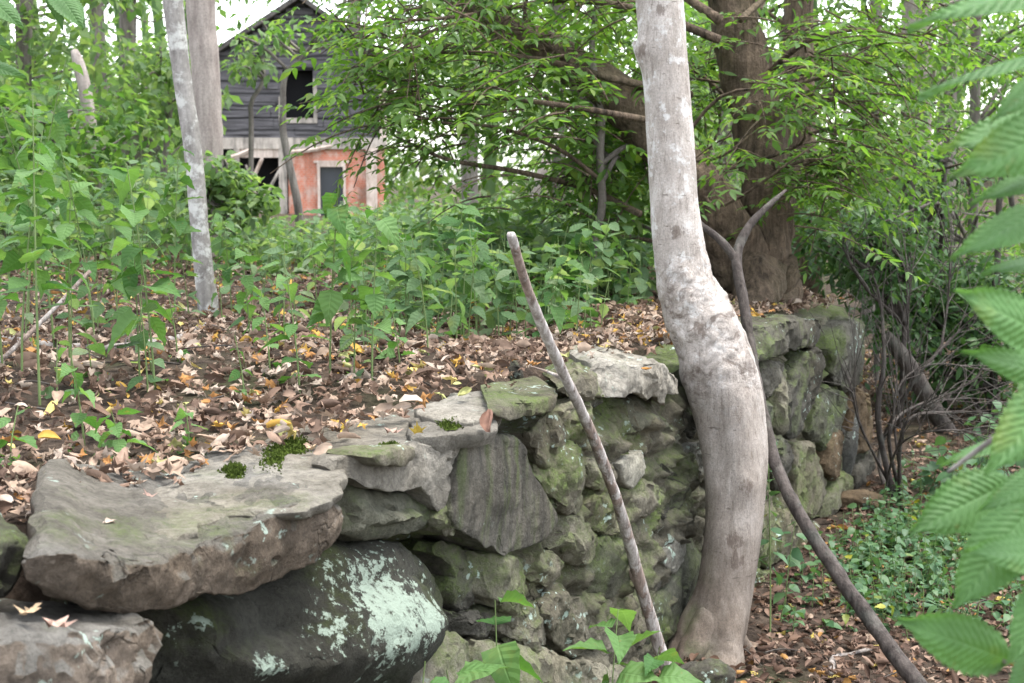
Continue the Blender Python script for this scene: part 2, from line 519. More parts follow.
def bark_mat(name, dark, light, vs=.2, scale=18, moss=0.0, ridges=.6, bump=.012, spots=0.0, spotc=(.6, .6, .57)):
    t = NT(name)
    tc = t.n('ShaderNodeTexCoord'); v = tc.outputs['Object']
    a = t.noise(t.mapped(v, (1, 1, vs)), scale, 8, .65, .3)
    b = t.noise(v, 4, 4, .5)
    col = t.ramp(t.math('ADD', t.math('MULTIPLY', a, .7), t.math('MULTIPLY', b, .3)), [(.35, dark), (.62, light)])
    col = t.mix(.6, col, t.ramp(t.noise(v, 70, 4, .7), [(.3, .6), (.7, 1.25)]), 'MULTIPLY')
    if spots:
        col = t.mix(t.math('MULTIPLY', t.ramp(t.noise(v, 13, 6, .65), [(.5, 0.0), (.6, 1.0)]), spots), col, spotc)
    if moss:
        col = t.mix(t.ramp(t.noise(v, 2.5, 5), [(.5, 0.0), (.7, moss)]), col, (.06, .085, .03))
    return t.surf(col, .92, t.bump(t.math('ADD', a, t.math('MULTIPLY', t.noise(v, 60, 4), .4)), ridges, bump), .2)
# ================================================================== GROUND
def ground_mat():
    t = NT("soil")
    tc = t.n('ShaderNodeTexCoord'); v = tc.outputs['Object']
    a = t.noise(v, 9, 9, .7); b = t.noise(v, 1.3, 4); c = t.noise(v, 60, 5, .7)
    col = t.ramp(a, [(.3, (.018, .013, .01)), (.5, (.05, .037, .028)), (.7, (.105, .08, .062))])
    col = t.mix(.7, col, t.ramp(c, [(.3, .5), (.7, 1.4)]), 'MULTIPLY')
    col = t.mix(t.ramp(b, [(.5, 0.0), (.66, .5)]), col, (.05, .065, .025))
    return t.surf(col, .97, t.bump(t.math('ADD', a, t.math('MULTIPLY', c, .4)), 1.0, .03), .1)
def build_ground():
    n = 340
    u = np.linspace(-1, 1, n)
    gx = 110 * np.sign(u) * np.abs(u) ** 3.2 + .6 + u * 2
    gy = 150 * np.sign(u) * np.abs(u) ** 3.2 + 4.7 + u * 2
    X, Y = np.meshgrid(gx, gy)
    Z = terrain(X, Y)
    V = np.stack([X.ravel(), Y.ravel(), Z.ravel()], 1)
    V[:, 2] += .012 * fbm(V * 9, 3, 3)
    i = np.arange(n - 1)
    a = (i[:, None] * n + i[None]).ravel()
    F = np.stack([a, a + 1, a + n + 1, a + n], 1)
    o = Geo().add(V, F).build("ground", ground_mat())
    o['kind'] = 'structure'
build_ground()

# ================================================================== STONE WALL
WROOT = np.array([P0[0], P0[1], 0.0])
wall = empty("stone_wall", WROOT, "old mossy dry stone retaining wall running from the lower left back to the trees", "wall")
M_SCHIST = stone_mat("schist", (.11, .10, .078), (.28, .26, .205), .74, .12, stain=.22)
M_CAP = stone_mat("capstone", (.085, .08, .07), (.26, .248, .225), .24, .12, stain=.32, face_c=(.95, .82, .73))
M_DARK = stone_mat("dark_stone", (.05, .048, .04), (.16, .15, .125), .6, .25, stain=.35)
M_MOSSY = stone_mat("mossy_stone", (.07, .072, .055), (.21, .21, .165), .8, .35, stain=.3)
M_BLOCK = stone_mat("streaked_block", (.075, .07, .06), (.21, .195, .165), .3, .05, streak=.6, stain=.2)
M_PALE = stone_mat("pale_stone", (.17, .165, .14), (.36, .35, .30), .12, .2, stain=.2)
M_MORTAR = stone_mat("mortar", (.17, .158, .133), (.37, .348, .305), .2, .12, stain=.12)
M_FLAT = stone_mat("smooth_stone", (.13, .12, .09), (.27, .25, .195), .75, .2, stain=.15)
M_ORANGE = stone_mat("rusty_stone", (.09, .065, .04), (.21, .155, .10), .2, .1, stain=.5)
M_BLUE = stone_mat("blue_grey_stone", (.07, .072, .07), (.19, .19, .18), .2, .2, stain=.3)
M_CORE = stone_mat("rubble_core", (.08, .073, .055), (.22, .205, .155), .75, .1, stain=.35)
pl = lambda px, py, off: tuple(face(px, py, off) - WROOT)
M_BOULDER = stone_mat("lichen_boulder", (.026, .027, .022), (.085, .084, .07), .5, .12, stain=.5, mossc=(.05, .065, .018), patchc=(.32, .39, .32),
    patches=[(pl(372, 562, .06), .14), (pl(405, 598, .07), .19), (pl(350, 612, .07), .11), (pl(428, 615, .06), .08), (pl(282, 668, .06), .075), (pl(412, 640, .07), .05), (pl(318, 620, .06), .02), (pl(447, 600, .04), .06)])

def frame_face(poly, off):
    P = np.array([face(x, y, off) for x, y in poly]) - P0
    return np.stack([P @ WU, P[:, 2]], 1), P0 + WN * off, WU, EZ, WN
def frame_top(poly, z):
    P = np.array([plane(x, y, z) for x, y in poly])
    return P[:, :2], np.array([0, 0, z]), np.array([1., 0, 0]), np.array([0, 1., 0]), EZ

def stone(poly, off=0.0, depth=.25, r=.025, bulge=.02, mat=None, seed=0, rough=.01, amp=.012, chips=2, top=None, tilt=0.0, name="stone", label=None, fine=1.0, parent=None, yaw=0.0, vtilt=0.0, skew=0.0, soft=False, fac=1.05):
    if not soft: r *= .6; bulge *= .5; rough *= 1.25
    g = np.random.default_rng(seed + 100)
    Q, O, e1, e2, e3 = frame_top(poly, top) if top is not None else frame_face(poly, off)
    # enforce counter-clockwise
    ar = .5 * np.sum(Q[:, 0] * np.roll(Q[:, 1], -1) - np.roll(Q[:, 0], -1) * Q[:, 1])
    if ar < 0: Q = Q[::-1]
    Q = np.vstack([np.stack([.8 * Q + .2 * np.roll(Q, -1, 0), .2 * Q + .8 * np.roll(Q, -1, 0)], 1).reshape(-1, 2)])
    per = np.linalg.norm(Q - np.roll(Q, 1, 0), axis=1).sum()
    N = int(np.clip(per / (.011 * fine), 48, 200))
    B = resample(Q, N, True)
    T = nz(np.roll(B, -1, 0) - np.roll(B, 1, 0)); Nn = np.stack([T[:, 1], -T[:, 0]], 1)
    B = B + Nn * (rough * fbm(np.stack([B[:, 0] * 14, B[:, 1] * 14, np.full(N, seed)], 1), 4, seed))[:, None]
    c = B.mean(0)
    size = math.sqrt(abs(ar))
    r = min(r, size * .3)
    rings = []; hs = []
    nd = max(5, int(depth / (.022 * fine)))
    for k in range(nd):
        f = (1 - k / nd) ** 1.6
        rings.append(B + (c - B) * (.10 * f * f)); hs.append(-r - (depth - r) * f)
    for a in np.linspace(0, PI / 2, 7):
        I = B - Nn * r * (1 - math.cos(a))
        I = I + (c - I) * .02 * math.sin(a)
        rings.append(I); hs.append(-r + r * math.sin(a))
    I = rings[-1]
    # front face: an even point grid inside the outline, triangulated
    step = .0105 * fine * max(1.0, size / .34)
    lo, hi = I.min(0), I.max(0)
    gx, gy = np.meshgrid(np.arange(lo[0], hi[0], step), np.arange(lo[1], hi[1], step * .87))
    gx = gx + (np.arange(gx.shape[0]) % 2)[:, None] * step * .5
    Gp = np.stack([gx.ravel(), gy.ravel()], 1) + g.uniform(-.2, .2, (gx.size, 2)) * step
    x1_, y1_ = I[:, 0], I[:, 1]; x2_, y2_ = np.roll(x1_, -1), np.roll(y1_, -1)
    cr_ = ((y1_[None] > Gp[:, 1:]) != (y2_[None] > Gp[:, 1:])) & (Gp[:, :1] < (x2_ - x1_)[None] * (Gp[:, 1:] - y1_[None]) / np.where(np.abs(y2_ - y1_) < 1e-12, 1e-12, y2_ - y1_)[None] + x1_[None])
    dE = np.sqrt(((Gp[:, None] - I[None]) ** 2).sum(2)).min(1)
    ok_ = (cr_.sum(1) % 2 == 1) & (dE > step * .55)
    Gp, dE = Gp[ok_], dE[ok_]
    R = len(rings)
    cv, _, cf, ov, _, _ = delaunay_2d_cdt([Vector(p_) for p_ in np.vstack([I, Gp])], [(k_, (k_ + 1) % N) for k_ in range(N)], [], 1, 1e-7)
    base_i = (R - 1) * N
    remap = []
    extra2, extraH = [], []
    dm = max(dE.max() if len(dE) else 1, 1e-4)
    for k_ in range(len(cv)):
        o_ = [q_ for q_ in ov[k_]]
        if o_ and min(o_) < N: remap.append(base_i + min(o_))
        else:
            remap.append(R * N + len(extra2)); extra2.append(cv[k_][:])
            extraH.append(bulge * (1 - (1 - min(1, dE[min(o_) - N] / dm)) ** 2) if o_ else 0.0)
    V2 = np.concatenate(rings + ([np.array(extra2)] if extra2 else [])); H = np.concatenate([np.repeat(hs, N), extraH])
    capF = np.array([[remap[q_] for q_ in f_] for f_ in cf if len(f_) == 3])
    # face plane lean: yaw (about vertical) and vertical tilt
    H = H + ((V2[:, 0] - c[0]) * yaw + (V2[:, 1] - c[1]) * vtilt) * np.clip(1 + H / max(depth, .01), 0, 1)
    P = O + V2[:, :1] * e1 + V2[:, 1:2] * e2 + H[:, None] * e3
    if skew: P += (-np.minimum(H, 0) * skew)[:, None] * e1
    if tilt: P[:, 2] += -np.minimum(H, 0) * tilt
    ctr = O + c[0] * e1 + c[1] * e2
    # chips : cut by random planes near the front
    for k in range(chips):
        d = nz(np.array([g.normal(0, .55), g.normal(0, .55), 1.0]))
        dn = d[0] * e1 + d[1] * e2 + d[2] * e3
        pr = (P - ctr) @ dn
        lim = np.quantile(pr, g.uniform(.80, .95))
        ex = np.maximum(pr - lim, 0)
        P = P - ex[:, None] * dn * .85
    w = .35 + .65 * sstep(-depth, -depth * .3, H)
    q = P * 7 + seed * 3.1
    disp = np.stack([fbm(q, 4, seed + k) for k in range(3)], 1)
    q2 = P * 34 + seed
    disp2 = np.stack([fbm(q2, 3, seed + 7 + k) for k in range(3)], 1)
    rid = np.abs(fbm(P * 11 + seed * 1.7, 4, seed + 31))
    P = P + disp * amp * 1.6 * w[:, None] + disp2 * amp * .65 * w[:, None] - e3 * (np.clip(.12 - rid, 0, 1) * amp * 4 * w)[:, None]
    wp = P + .02 * np.stack([fbm(P * 20 + k * 5, 2, seed + k) for k in range(3)], 1)
    fr = facets(wp * [1, 1, .7], .085, seed + 3) + .45 * facets(wp, .034, seed + 9)
    rad2 = V2 - c
    out = nz(rad2[:, :1] * e1 + rad2[:, 1:2] * e2)
    fsel = sstep(-r * 1.2, -r * .2, H)[:, None]
    fd = out * (1 - fsel) + e3 * fsel
    P = P + fd * (fr * amp * fac * w)[:, None]
    i = np.arange(R - 1)[:, None] * N; j = np.arange(N)[None]
    F4 = np.stack([i + j, i + (j + 1) % N, i + N + (j + 1) % N, i + N + j], -1).reshape(-1, 4)
    F3 = capF
    Fb = np.arange(N)[::-1][None]
    gg = Geo().add(P, [F4, F3, Fb])
    par = wall if parent is None else parent
    o = gg.build(name, mat, par, True, WROOT if parent is None else np.array(parent.location))
    o.data.set_sharp_from_angle(angle=math.radians(38))
    if label: o['label'] = label
    return o

# --- rubble core behind the face
def build_core():
    s = np.linspace(-4.2, S_END + .02, 460)
    prof = [(-.62, .10), (-.6, .9), (-.45, .93), (-.25, .925), (-.10, .90), (-.075, .86)] + [(-.045 - .012 * math.sin(k * .9), z) for k, z in enumerate(np.linspace(.82, -.12, 72))]
    prof = np.array(prof)
    m = len(prof)
    P = P0 + s[:, None, None] * WU + prof[None, :, :1] * WN + prof[None, :, 1:2] * EZ
    P = P.reshape(-1, 3)
    bump = np.tile(np.array([0, 0, .2, .4, 1, 1] + [1] * 72), len(s))
    d = .045 * fbm(P * 7, 4, 77) + .02 * fbm(P * 24, 3, 78)
    ss_ = np.repeat(s, m)
    d = d - .16 * (1 - sstep(-1.75, -1.25, ss_)) - .03 * sstep(.3, .6, ss_) + .022 * sstep(-1.1, -.8, ss_) * (1 - sstep(-.2, .1, ss_))
    d = d + .035 * facets(P + .02 * fbm(P * 15, 2, 1)[:, None], .09, 7) + .018 * facets(P, .04, 8)
    P = P + WN * (d * bump)[:, None] + EZ * (.012 * fbm(P * 10, 3, 5))[:, None]
    i = np.arange(len(s) - 1)[:, None] * m; j = np.arange(m - 1)[None]
    F = np.stack([i + j, i + j + 1, i + m + j + 1, i + m + j], -1).reshape(-1, 4)
    e = (len(s) - 1) * m + np.arange(m)[::-1]
    Geo().add(P, [F, e[None]]).build("rubble_core", M_CORE, wall, True, WROOT)
build_core()

# --- near cap slab and its neighbours
stone([(26, 566), (30, 592), (55, 612), (85, 622), (130, 620), (167, 611), (207, 598), (249, 596), (295, 578), (320, 564), (334, 545), (345, 524), (346, 512), (336, 502), (315, 499), (290, 506), (262, 517), (232, 530), (200, 545), (159, 553), (111, 561), (70, 556), (44, 553)],
      .055, .50, .014, .012, M_CAP, 1, .008, .009, 1, name="capstone", label="long flat grey capstone with rough fractured brown front edge", vtilt=.1, skew=1.0, tilt=.0)
stone([(-120, 540), (-60, 520), (5, 530), (38, 538), (32, 560), (14, 592), (-40, 612), (-120, 640)], -.02, .5, .03, .03, M_DARK, 2, skew=.6)
stone([(-140, 668), (-60, 645), (0, 637), (60, 630), (130, 627), (160, 620), (166, 634), (158, 660), (140, 700), (100, 760), (-140, 800)], .10, .5, .025, .02, M_CAP, 3, name="capstone", label="grey slab with a flat top at the lower left corner")
stone([(160, 628), (190, 606), (240, 600), (300, 585), (335, 556), (365, 545), (420, 541), (446, 560), (458, 590), (455, 630), (442, 662), (420, 700), (380, 740), (150, 740), (138, 690), (150, 650)],
      -.01, .4, .07, .08, M_BOULDER, 4, .006, .008, 1, soft=True, name="boulder", label="large dark rounded boulder with pale mint lichen patches")
stone([(337, 473), (362, 482), (400, 492), (425, 497), (439, 515), (436, 530), (400, 541), (352, 541), (344, 520)], -.025, .3, .035, .03, M_MOSSY, 5, .006, .009, 1, soft=True)
stone([(-520, 690), (-300, 600), (-140, 548), (-126, 640), (-150, 690), (-300, 760), (-520, 880)], .02, .4, .03, .02, M_SCHIST, 46)
stone([(-600, 960), (-300, 790), (-150, 720), (-60, 790), (-60, 900), (-300, 1100), (-600, 1300)], .02, .3, .04, .03, M_DARK, 47)
stone([(-50, 790), (95, 765), (138, 700), (150, 745), (300, 750), (380, 745), (400, 860), (200, 900), (-50, 900)], .02, .3, .04, .03, M_FLAT, 48)
# mortar lip hanging over the green stone
stone([(344, 470), (362, 481), (376, 490), (401, 491), (420, 491), (433, 501), (440, 513), (452, 508), (458, 482), (465, 438), (452, 434), (433, 443), (406, 449), (371, 455), (350, 458)], .0, .10, .008, .012, M_MORTAR, 6, .009, .007, 2, name="mortar")
stone([(372, 455), (384, 464), (403, 467), (418, 463), (424, 452), (412, 449), (392, 452)], .03, .12, .008, .004, M_SCHIST, 7, .006, .006, 2)
# mortar sheet smeared over the slab
stone([(140, 512), (152, 540), (175, 541), (196, 536), (211, 520), (237, 510), (274, 513), (305, 510), (330, 500), (338, 487), (346, 470), (368, 456), (404, 450), (436, 440), (462, 436), (480, 428), (492, 408), (420, 398), (330, 412), (262, 440), (200, 462), (160, 484)], 0, .03, .008, .004, M_MORTAR, 8, .02, .006, 0, top=1.004, fac=.5, name="mortar")
stone([(440, 436), (455, 432), (482, 431), (500, 424), (490, 412), (450, 402), (415, 410), (405, 440)], 0, .04, .008, .004, M_MORTAR, 9, .012, .006, 0, top=1.022, fac=.5, name="mortar")
stone([(408, 408), (440, 398), (470, 392), (500, 392), (503, 410), (480, 420), (440, 420)], 0, .05, .008, .004, M_MORTAR, 49, .012, .006, 0, top=1.035, fac=.5, name="mortar")
# tall tapering block
stone([(466, 438), (481, 434), (514, 436), (526, 441), (532, 465), (545, 492), (562, 517), (552, 540), (520, 551), (506, 556), (498, 545), (491, 548), (478, 541), (462, 530), (452, 518), (458, 490)], .02, .35, .018, .012, M_BLOCK, 10, .005, .005, 1, fac=.7, name="block", label="tall dark tapering block streaked green and black")
stone([(487, 411), (503, 420), (523, 419), (547, 414), (563, 408), (566, 400), (552, 396), (525, 404), (500, 407)], .045, .2, .012, .006, M_FLAT, 11, .004, .006, 1, skew=1.6, name="capstone", label="thin flat grey green cap slab above the tall block")
stone([(528, 430), (546, 421), (560, 414), (574, 426), (574, 444), (561, 456), (550, 470), (541, 462), (531, 446)], .0, .25, .02, .015, M_FLAT, 12)
stone([(551, 448), (581, 441), (594, 494), (587, 516), (566, 519), (554, 492), (546, 470)], .015, .25, .03, .02, M_FLAT, 13)
stone([(536, 462), (547, 468), (554, 492), (562, 516), (550, 500), (540, 484)], .0, .2, .015, .01, M_MOSSY, 14)
stone([(563, 412), (577, 401), (600, 410), (609, 430), (600, 449), (582, 451), (566, 436)], -.01, .25, .03, .025, M_FLAT, 15)
stone([(586, 454), (607, 455), (622, 476), (616, 491), (597, 494)], -.01, .2, .02, .02, M_SCHIST, 16)
stone([(592, 497), (621, 494), (629, 530), (594, 534)], .0, .22, .012, .006, M_FLAT, 17)
stone([(624, 491), (645, 480), (657, 478), (667, 500), (652, 518), (629, 519)], .0, .22, .025, .03, M_SCHIST, 18)
stone([(604, 396), (632, 390), (665, 402), (681, 434), (673, 449), (654, 451), (620, 453), (607, 434)], -.045, .3, .05, .05, M_MOSSY, 19, soft=True, label="green mossy hollowed stone under the second cap")
stone([(604, 364), (644, 362), (667, 366), (682, 381), (680, 395), (668, 395), (666, 409), (656, 397), (645, 401), (637, 390), (620, 398), (605, 391)], .02, .3, .012, .01, M_MORTAR, 20, .01, .010, 3, skew=1.2, name="capstone", label="light grey crumbling cap beside the tree trunk")
stone([(563, 394), (572, 380), (602, 372), (606, 390), (596, 396), (580, 398)], -.02, .2, .012, .01, M_SCHIST, 21, .006, .014, 3, skew=1.4)
stone([(566, 398), (600, 397), (604, 404), (596, 410), (578, 402)], -.03, .2, .012, .01, M_DARK, 22, skew=1.2)
stone([(620, 458), (651, 449), (656, 474), (635, 493), (623, 481)], .015, .18, .01, .012, M_PALE, 23, .006, .006, 3, label="pale yellowish angular stone set in the wall face")
stone([(656, 463), (680, 464), (697, 478), (706, 500), (697, 516), (662, 530), (654, 521), (668, 505), (668, 484)], -.03, .3, .04, .04, M_DARK, 24, soft=True)
stone([(637, 538), (655, 532), (681, 526), (670, 548), (659, 563), (642, 560)], -.05, .25, .015, .01, M_DARK, 25, .005, .01, 3)
stone([(684, 527), (694, 526), (684, 556), (674, 579), (661, 562), (670, 546)], -.01, .2, .01, .006, M_PALE, 26, .004, .007, 2)
stone([(648, 567), (659, 564), (670, 579), (667, 593), (655, 599), (646, 585)], -.03, .2, .025, .025, M_DARK, 27)
stone([(694, 532), (706, 514), (716, 545), (712, 590), (694, 612), (668, 642), (648, 650), (652, 606), (673, 584)], -.01, .25, .02, .01, M_MOSSY, 28, .005, .008, 1, label="long leaning mossy slab behind the tree base")
stone([(604, 600), (640, 594), (651, 606), (650, 645), (640, 672), (604, 680), (596, 640)], .0, .25, .02, .012, M_FLAT, 29)
stone([(562, 520), (590, 516), (600, 538), (590, 562), (566, 566), (553, 546)], .005, .2, .02, .015, M_SCHIST, 30, .006, .014, 3)
stone([(592, 538), (628, 536), (642, 560), (632, 592), (602, 601), (586, 581), (592, 562)], .0, .2, .03, .03, M_MOSSY, 31, .006, .013, 2)
stone([(532, 553), (552, 548), (566, 572), (556, 592), (530, 580)], -.01, .2, .015, .012, M_FLAT, 32, .006, .012, 3)
stone([(480, 550), (500, 553), (524, 558), (542, 552), (544, 566), (526, 578), (530, 602), (520, 617), (494, 600), (484, 585)], -.005, .25, .015, .01, M_SCHIST, 33, .006, .011, 3)
stone([(440, 548), (470, 546), (480, 560), (482, 582), (494, 602), (476, 612), (462, 614), (447, 592), (455, 575)], -.05, .25, .02, .02, M_DARK, 34)
stone([(562, 592), (598, 600), (604, 640), (582, 662), (552, 642), (546, 612)], .005, .2, .025, .02, M_FLAT, 35, .006, .014, 3)
stone([(527, 606), (546, 600), (552, 640), (534, 652), (512, 632)], .0, .2, .02, .015, M_SCHIST, 36, .006, .012, 3)
stone([(480, 645), (535, 648), (596, 662), (640, 672), (650, 720), (470, 730)], .02, .25, .03, .02, M_FLAT, 37)
stone([(420, 655), (452, 640), (482, 642), (476, 700), (410, 720)], .01, .25, .03, .03, M_SCHIST, 38)
stone([(455, 616), (478, 613), (504, 606), (514, 632), (482, 643), (452, 638)], -.03, .25, .02, .02, M_DARK, 39)
stone([(455, 512), (464, 532), (460, 540), (447, 532), (441, 518)], .015, .2, .015, .01, M_SCHIST, 40)
stone([(684, 398), (702, 396), (716, 430), (702, 446), (686, 440)], -.04, .2, .02, .01, M_DARK, 41)
stone([(690, 447), (716, 440), (716, 490), (704, 484), (698, 470)], -.01, .2, .015, .01, M_PALE, 42)
stone([(706, 402), (740, 380), (752, 398), (750, 440), (720, 436)], -.01, .2, .015, .01, M_SCHIST, 43)
stone([(720, 442), (752, 444), (756, 500), (722, 510)], .0, .2, .02, .01, M_FLAT, 44)
stone([(716, 515), (752, 506), (758, 560), (740, 600), (716, 590)], .0, .2, .02, .01, M_SCHIST, 45)
# far stretch of the wall, right of the trunk: long upright stones
FAR = [
 ([(744, 338), (775, 322), (812, 318), (831, 326), (831, 342), (802, 349), (772, 360), (748, 364)], .02, M_DARK, .35),
 ([(700, 372), (742, 342), (748, 366), (742, 378), (706, 396)], .02, M_MOSSY, .35),
 ([(755, 367), (786, 357), (792, 374), (778, 400), (757, 396)], -.03, M_DARK, .2),
 ([(800, 358), (822, 346), (830, 368), (816, 400), (803, 432), (792, 442), (786, 418)], .015, M_DARK, .2),
 ([(782, 378), (798, 360), (786, 414), (788, 438), (776, 428)], .0, M_FLAT, .2),
 ([(832, 338), (850, 322), (870, 318), (874, 345), (866, 378), (850, 394), (836, 378)], .0, M_DARK, .3),
 ([(816, 406), (835, 384), (850, 400), (846, 440), (830, 452), (811, 440)], -.01, M_MOSSY, .2),
 ([(834, 440), (843, 428), (847, 460), (838, 482), (830, 470)], .015, M_ORANGE, .2),
 ([(776, 432), (791, 446), (795, 480), (781, 502), (772, 470)], .0, M_DARK, .2),
 ([(796, 444), (812, 442), (830, 456), (830, 488), (815, 520), (797, 512)], -.01, M_FLAT, .2),
 ([(758, 400), (775, 404), (774, 462), (768, 470), (757, 448)], .0, M_MOSSY, .2),
 ([(759, 466), (772, 474), (780, 505), (778, 520), (766, 562), (754, 540)], .0, M_SCHIST, .2),
 ([(783, 506), (811, 522), (800, 552), (774, 570), (770, 556), (781, 524)], .0, M_FLAT, .2),
 ([(836, 486), (848, 470), (856, 490), (838, 515), (820, 522), (818, 512)], .01, M_FLAT, .2),
 ([(851, 400), (868, 382), (874, 440), (857, 466), (849, 440)], .0, M_ORANGE, .2),
 ([(858, 470), (874, 446), (876, 480), (858, 500)], .0, M_DARK, .2),
 ([(806, 530), (836, 520), (822, 560), (800, 568)], .02, M_FLAT, .2),
 ([(760, 566), (776, 576), (800, 558), (796, 590), (770, 620), (756, 600)], .02, M_SCHIST, .2),
]
for k, (pp, off, m, dp) in enumerate(FAR):
    stone(pp, off, dp, .025, .02, m, 60 + k, .008, .013, 2, fine=1.5)
# filler rubble in whatever the traced stones leave free
def filler():
    g = np.random.default_rng(11)
    k = 0
    mats = [M_SCHIST, M_FLAT, M_MOSSY, M_DARK]
    for z0 in np.arange(.06, .9, .14):
        s = -1.3 + g.uniform(0, .1)
        while s < S_END - .05:
            w = g.uniform(.12, .24); h = g.uniform(.10, .15)
            c = np.array([s + w / 2, z0 + g.uniform(-.02, .02)])
            a = np.sort(g.uniform(0, 2 * PI, 8) * .25 + np.arange(8) * PI / 4)
            P = np.stack([c[0] + np.cos(a) * w * .56, c[1] + np.sin(a) * h * .56], 1)
            px = []
            for q in P:
                wpt = P0 + q[0] * WU + q[1] * EZ
                d = wpt - CAM
                zc = d @ _f
                px.append((512 + FPX * (d @ _r) / zc, 341.5 - FPX * (d @ _u) / zc))
            cx = np.mean([p[0] for p in px]); cy = np.mean([p[1] for p in px])
            if 440 < cx < 880 and k < 34 and 390 < cy < 690 and g.uniform() < .75:
                stone(px, -.045, .12, .012, .01, mats[g.integers(0, 4)], 200 + k, .008, .013, 2, fine=1.7)
                k += 1
            s += w * 1.02
filler()

# --- moss cushions on the cap
M_MOSS = None
def moss_mat():
    t = NT("moss")
    tc = t.n('ShaderNodeTexCoord'); v = tc.outputs['Object']
    a = t.noise(v, 90, 6, .7); b = t.noise(v, 14, 4)
    col = t.ramp(t.math('ADD', t.math('MULTIPLY', a, .7), t.math('MULTIPLY', b, .3)), [(.3, (.02, .03, .008)), (.5, (.065, .095, .018)), (.68, (.13, .17, .035))])
    return t.surf(col, .95, t.bump(a, 1.0, .012), .05)
M_MOSS = moss_mat()
def moss(poly, z, h, seed):
    Q = np.array([plane(x, y, z)[:2] for x, y in poly])
    c = Q.mean(0)
    B = resample(np.vstack([Q]), 60, True)
    ang = np.arctan2(B[:, 1] - c[1], B[:, 0] - c[0])
    B = c + (B - c) * (1 + .22 * fbm(np.stack([np.cos(ang) * 3, np.sin(ang) * 3, np.full(60, seed)], 1), 4, seed))[:, None]
    V = []; M = 14
    for k in range(M):
        t = 1 - k / M
        q = c + (B - c) * t
        V.append(np.column_stack([q, np.full(60, z - .006 + h * (1 - t ** 3))]))
    V = np.vstack(V + [np.array([[c[0], c[1], z + h]])])
    V[:, 2] += .35 * h * fbm(V * 40, 4, seed) * (V[:, 2] > z - .003)
    i = np.arange(M - 1)[:, None] * 60; j = np.arange(60)[None]
    F = np.stack([i + j, i + (j + 1) % 60, i + 60 + (j + 1) % 60, i + 60 + j], -1).reshape(-1, 4)
    l0 = (M - 1) * 60; jj = np.arange(60)
    G = Geo().add(V, [F, np.stack([l0 + jj, l0 + (jj + 1) % 60, np.full(60, M * 60)], 1)])
    # moss shoots
    n = 1600
    ri = rng.integers(0, len(V), n)
    p = V[ri] + rng.normal(0, .004, (n, 3)) * [1, 1, .2]
    f = nz(rng.normal(0, .5, (n, 3)) + [0, 0, 1.0])
    scatter(G, p, f, rng.normal(0, 1, (n, 3)), rng.uniform(.006, .012, n), T_LO)
    G.build("moss", M_MOSS, wall, True, WROOT)
moss([(262, 452), (278, 438), (300, 432), (312, 442), (304, 456), (284, 456), (276, 470), (278, 482), (262, 482), (252, 474)], 1.003, .012, 3)
moss([(222, 472), (234, 464), (246, 470), (242, 480), (228, 482)], 1.002, .012, 5)
moss([(436, 420), (452, 413), (468, 417), (458, 427), (444, 428)], 1.024, .008, 6)
moss([(374, 448), (392, 442), (404, 450), (396, 457), (380, 457)], 1.012, .006, 7)
# ================================================================== OLD HOUSE
def board_mat(name, dark, light, n=9.0):
    t = NT(name)
    tc = t.n('ShaderNodeTexCoord'); v = tc.outputs['Object']
    a = t.noise(t.mapped(v, (.6, 1, 9)), 2.2, 7, .65)
    w = t.n('ShaderNodeTexWave', bands_direction='Z'); t.l(v, w.inputs[0]); w.inputs['Scale'].default_value = 1.1
    w.inputs['Distortion'].default_value = 1.2; w.inputs['Detail'].default_value = 2
    col = t.ramp(a, [(.3, dark), (.7, light)])
    col = t.mix(t.ramp(w.outputs[0], [(.0, .8), (.18, 0.0)]), col, (.01, .01, .01))
    return t.surf(col, .9, t.bump(a, .5, .02))
def brick_mat():
    t = NT("painted_brick")
    tc = t.n('ShaderNodeTexCoord'); v = tc.outputs['Object']
    sx = t.n('ShaderNodeSeparateXYZ'); t.l(v, sx.inputs[0]); cx = t.n('ShaderNodeCombineXYZ')
    t.l(sx.outputs[0], cx.inputs[0]); t.l(sx.outputs[2], cx.inputs[1])
    b = t.n('ShaderNodeTexBrick'); t.l(cx.outputs[0], b.inputs['Vector'])
    b.inputs['Color1'].default_value = (.58, .21, .13, 1); b.inputs['Color2'].default_value = (.50, .17, .105, 1)
    b.inputs['Mortar'].default_value = (.45, .33, .27, 1); b.inputs['Scale'].default_value = 4.5
    n = t.noise(v, 3, 6)
    col = t.mix(t.ramp(n, [(.50, 0.0), (.62, .7)]), b.outputs[0], (.60, .47, .40))
    col = t.mix(t.ramp(t.noise(t.mapped(v, (1, 1, .35)), 2.2, 7, .7), [(.5, 0.0), (.66, .7)]), col, (.16, .09, .06))
    return t.surf(col, .9)
M_BOARD = board_mat("weathered_board", (.035, .033, .035), (.15, .143, .15))
M_WOOD = bark_mat("bare_timber", (.13, .12, .105), (.52, .46, .40), .2, 9)
M_PEACH = bark_mat("peeling_paint", (.30, .22, .17), (.68, .58, .51), .2, 9)
M_ROOM_SHADE = NT("painted_room_shade").surf((.012, .012, .013), .95)  # near-black colour stands in for the unlit inside of the house
M_GLASS = NT("dusty_pane").surf((.05, .055, .065), .25, None, .5)
M_ROOF = bark_mat("old_shingle", (.04, .036, .034), (.12, .11, .10), 1.0, 6)
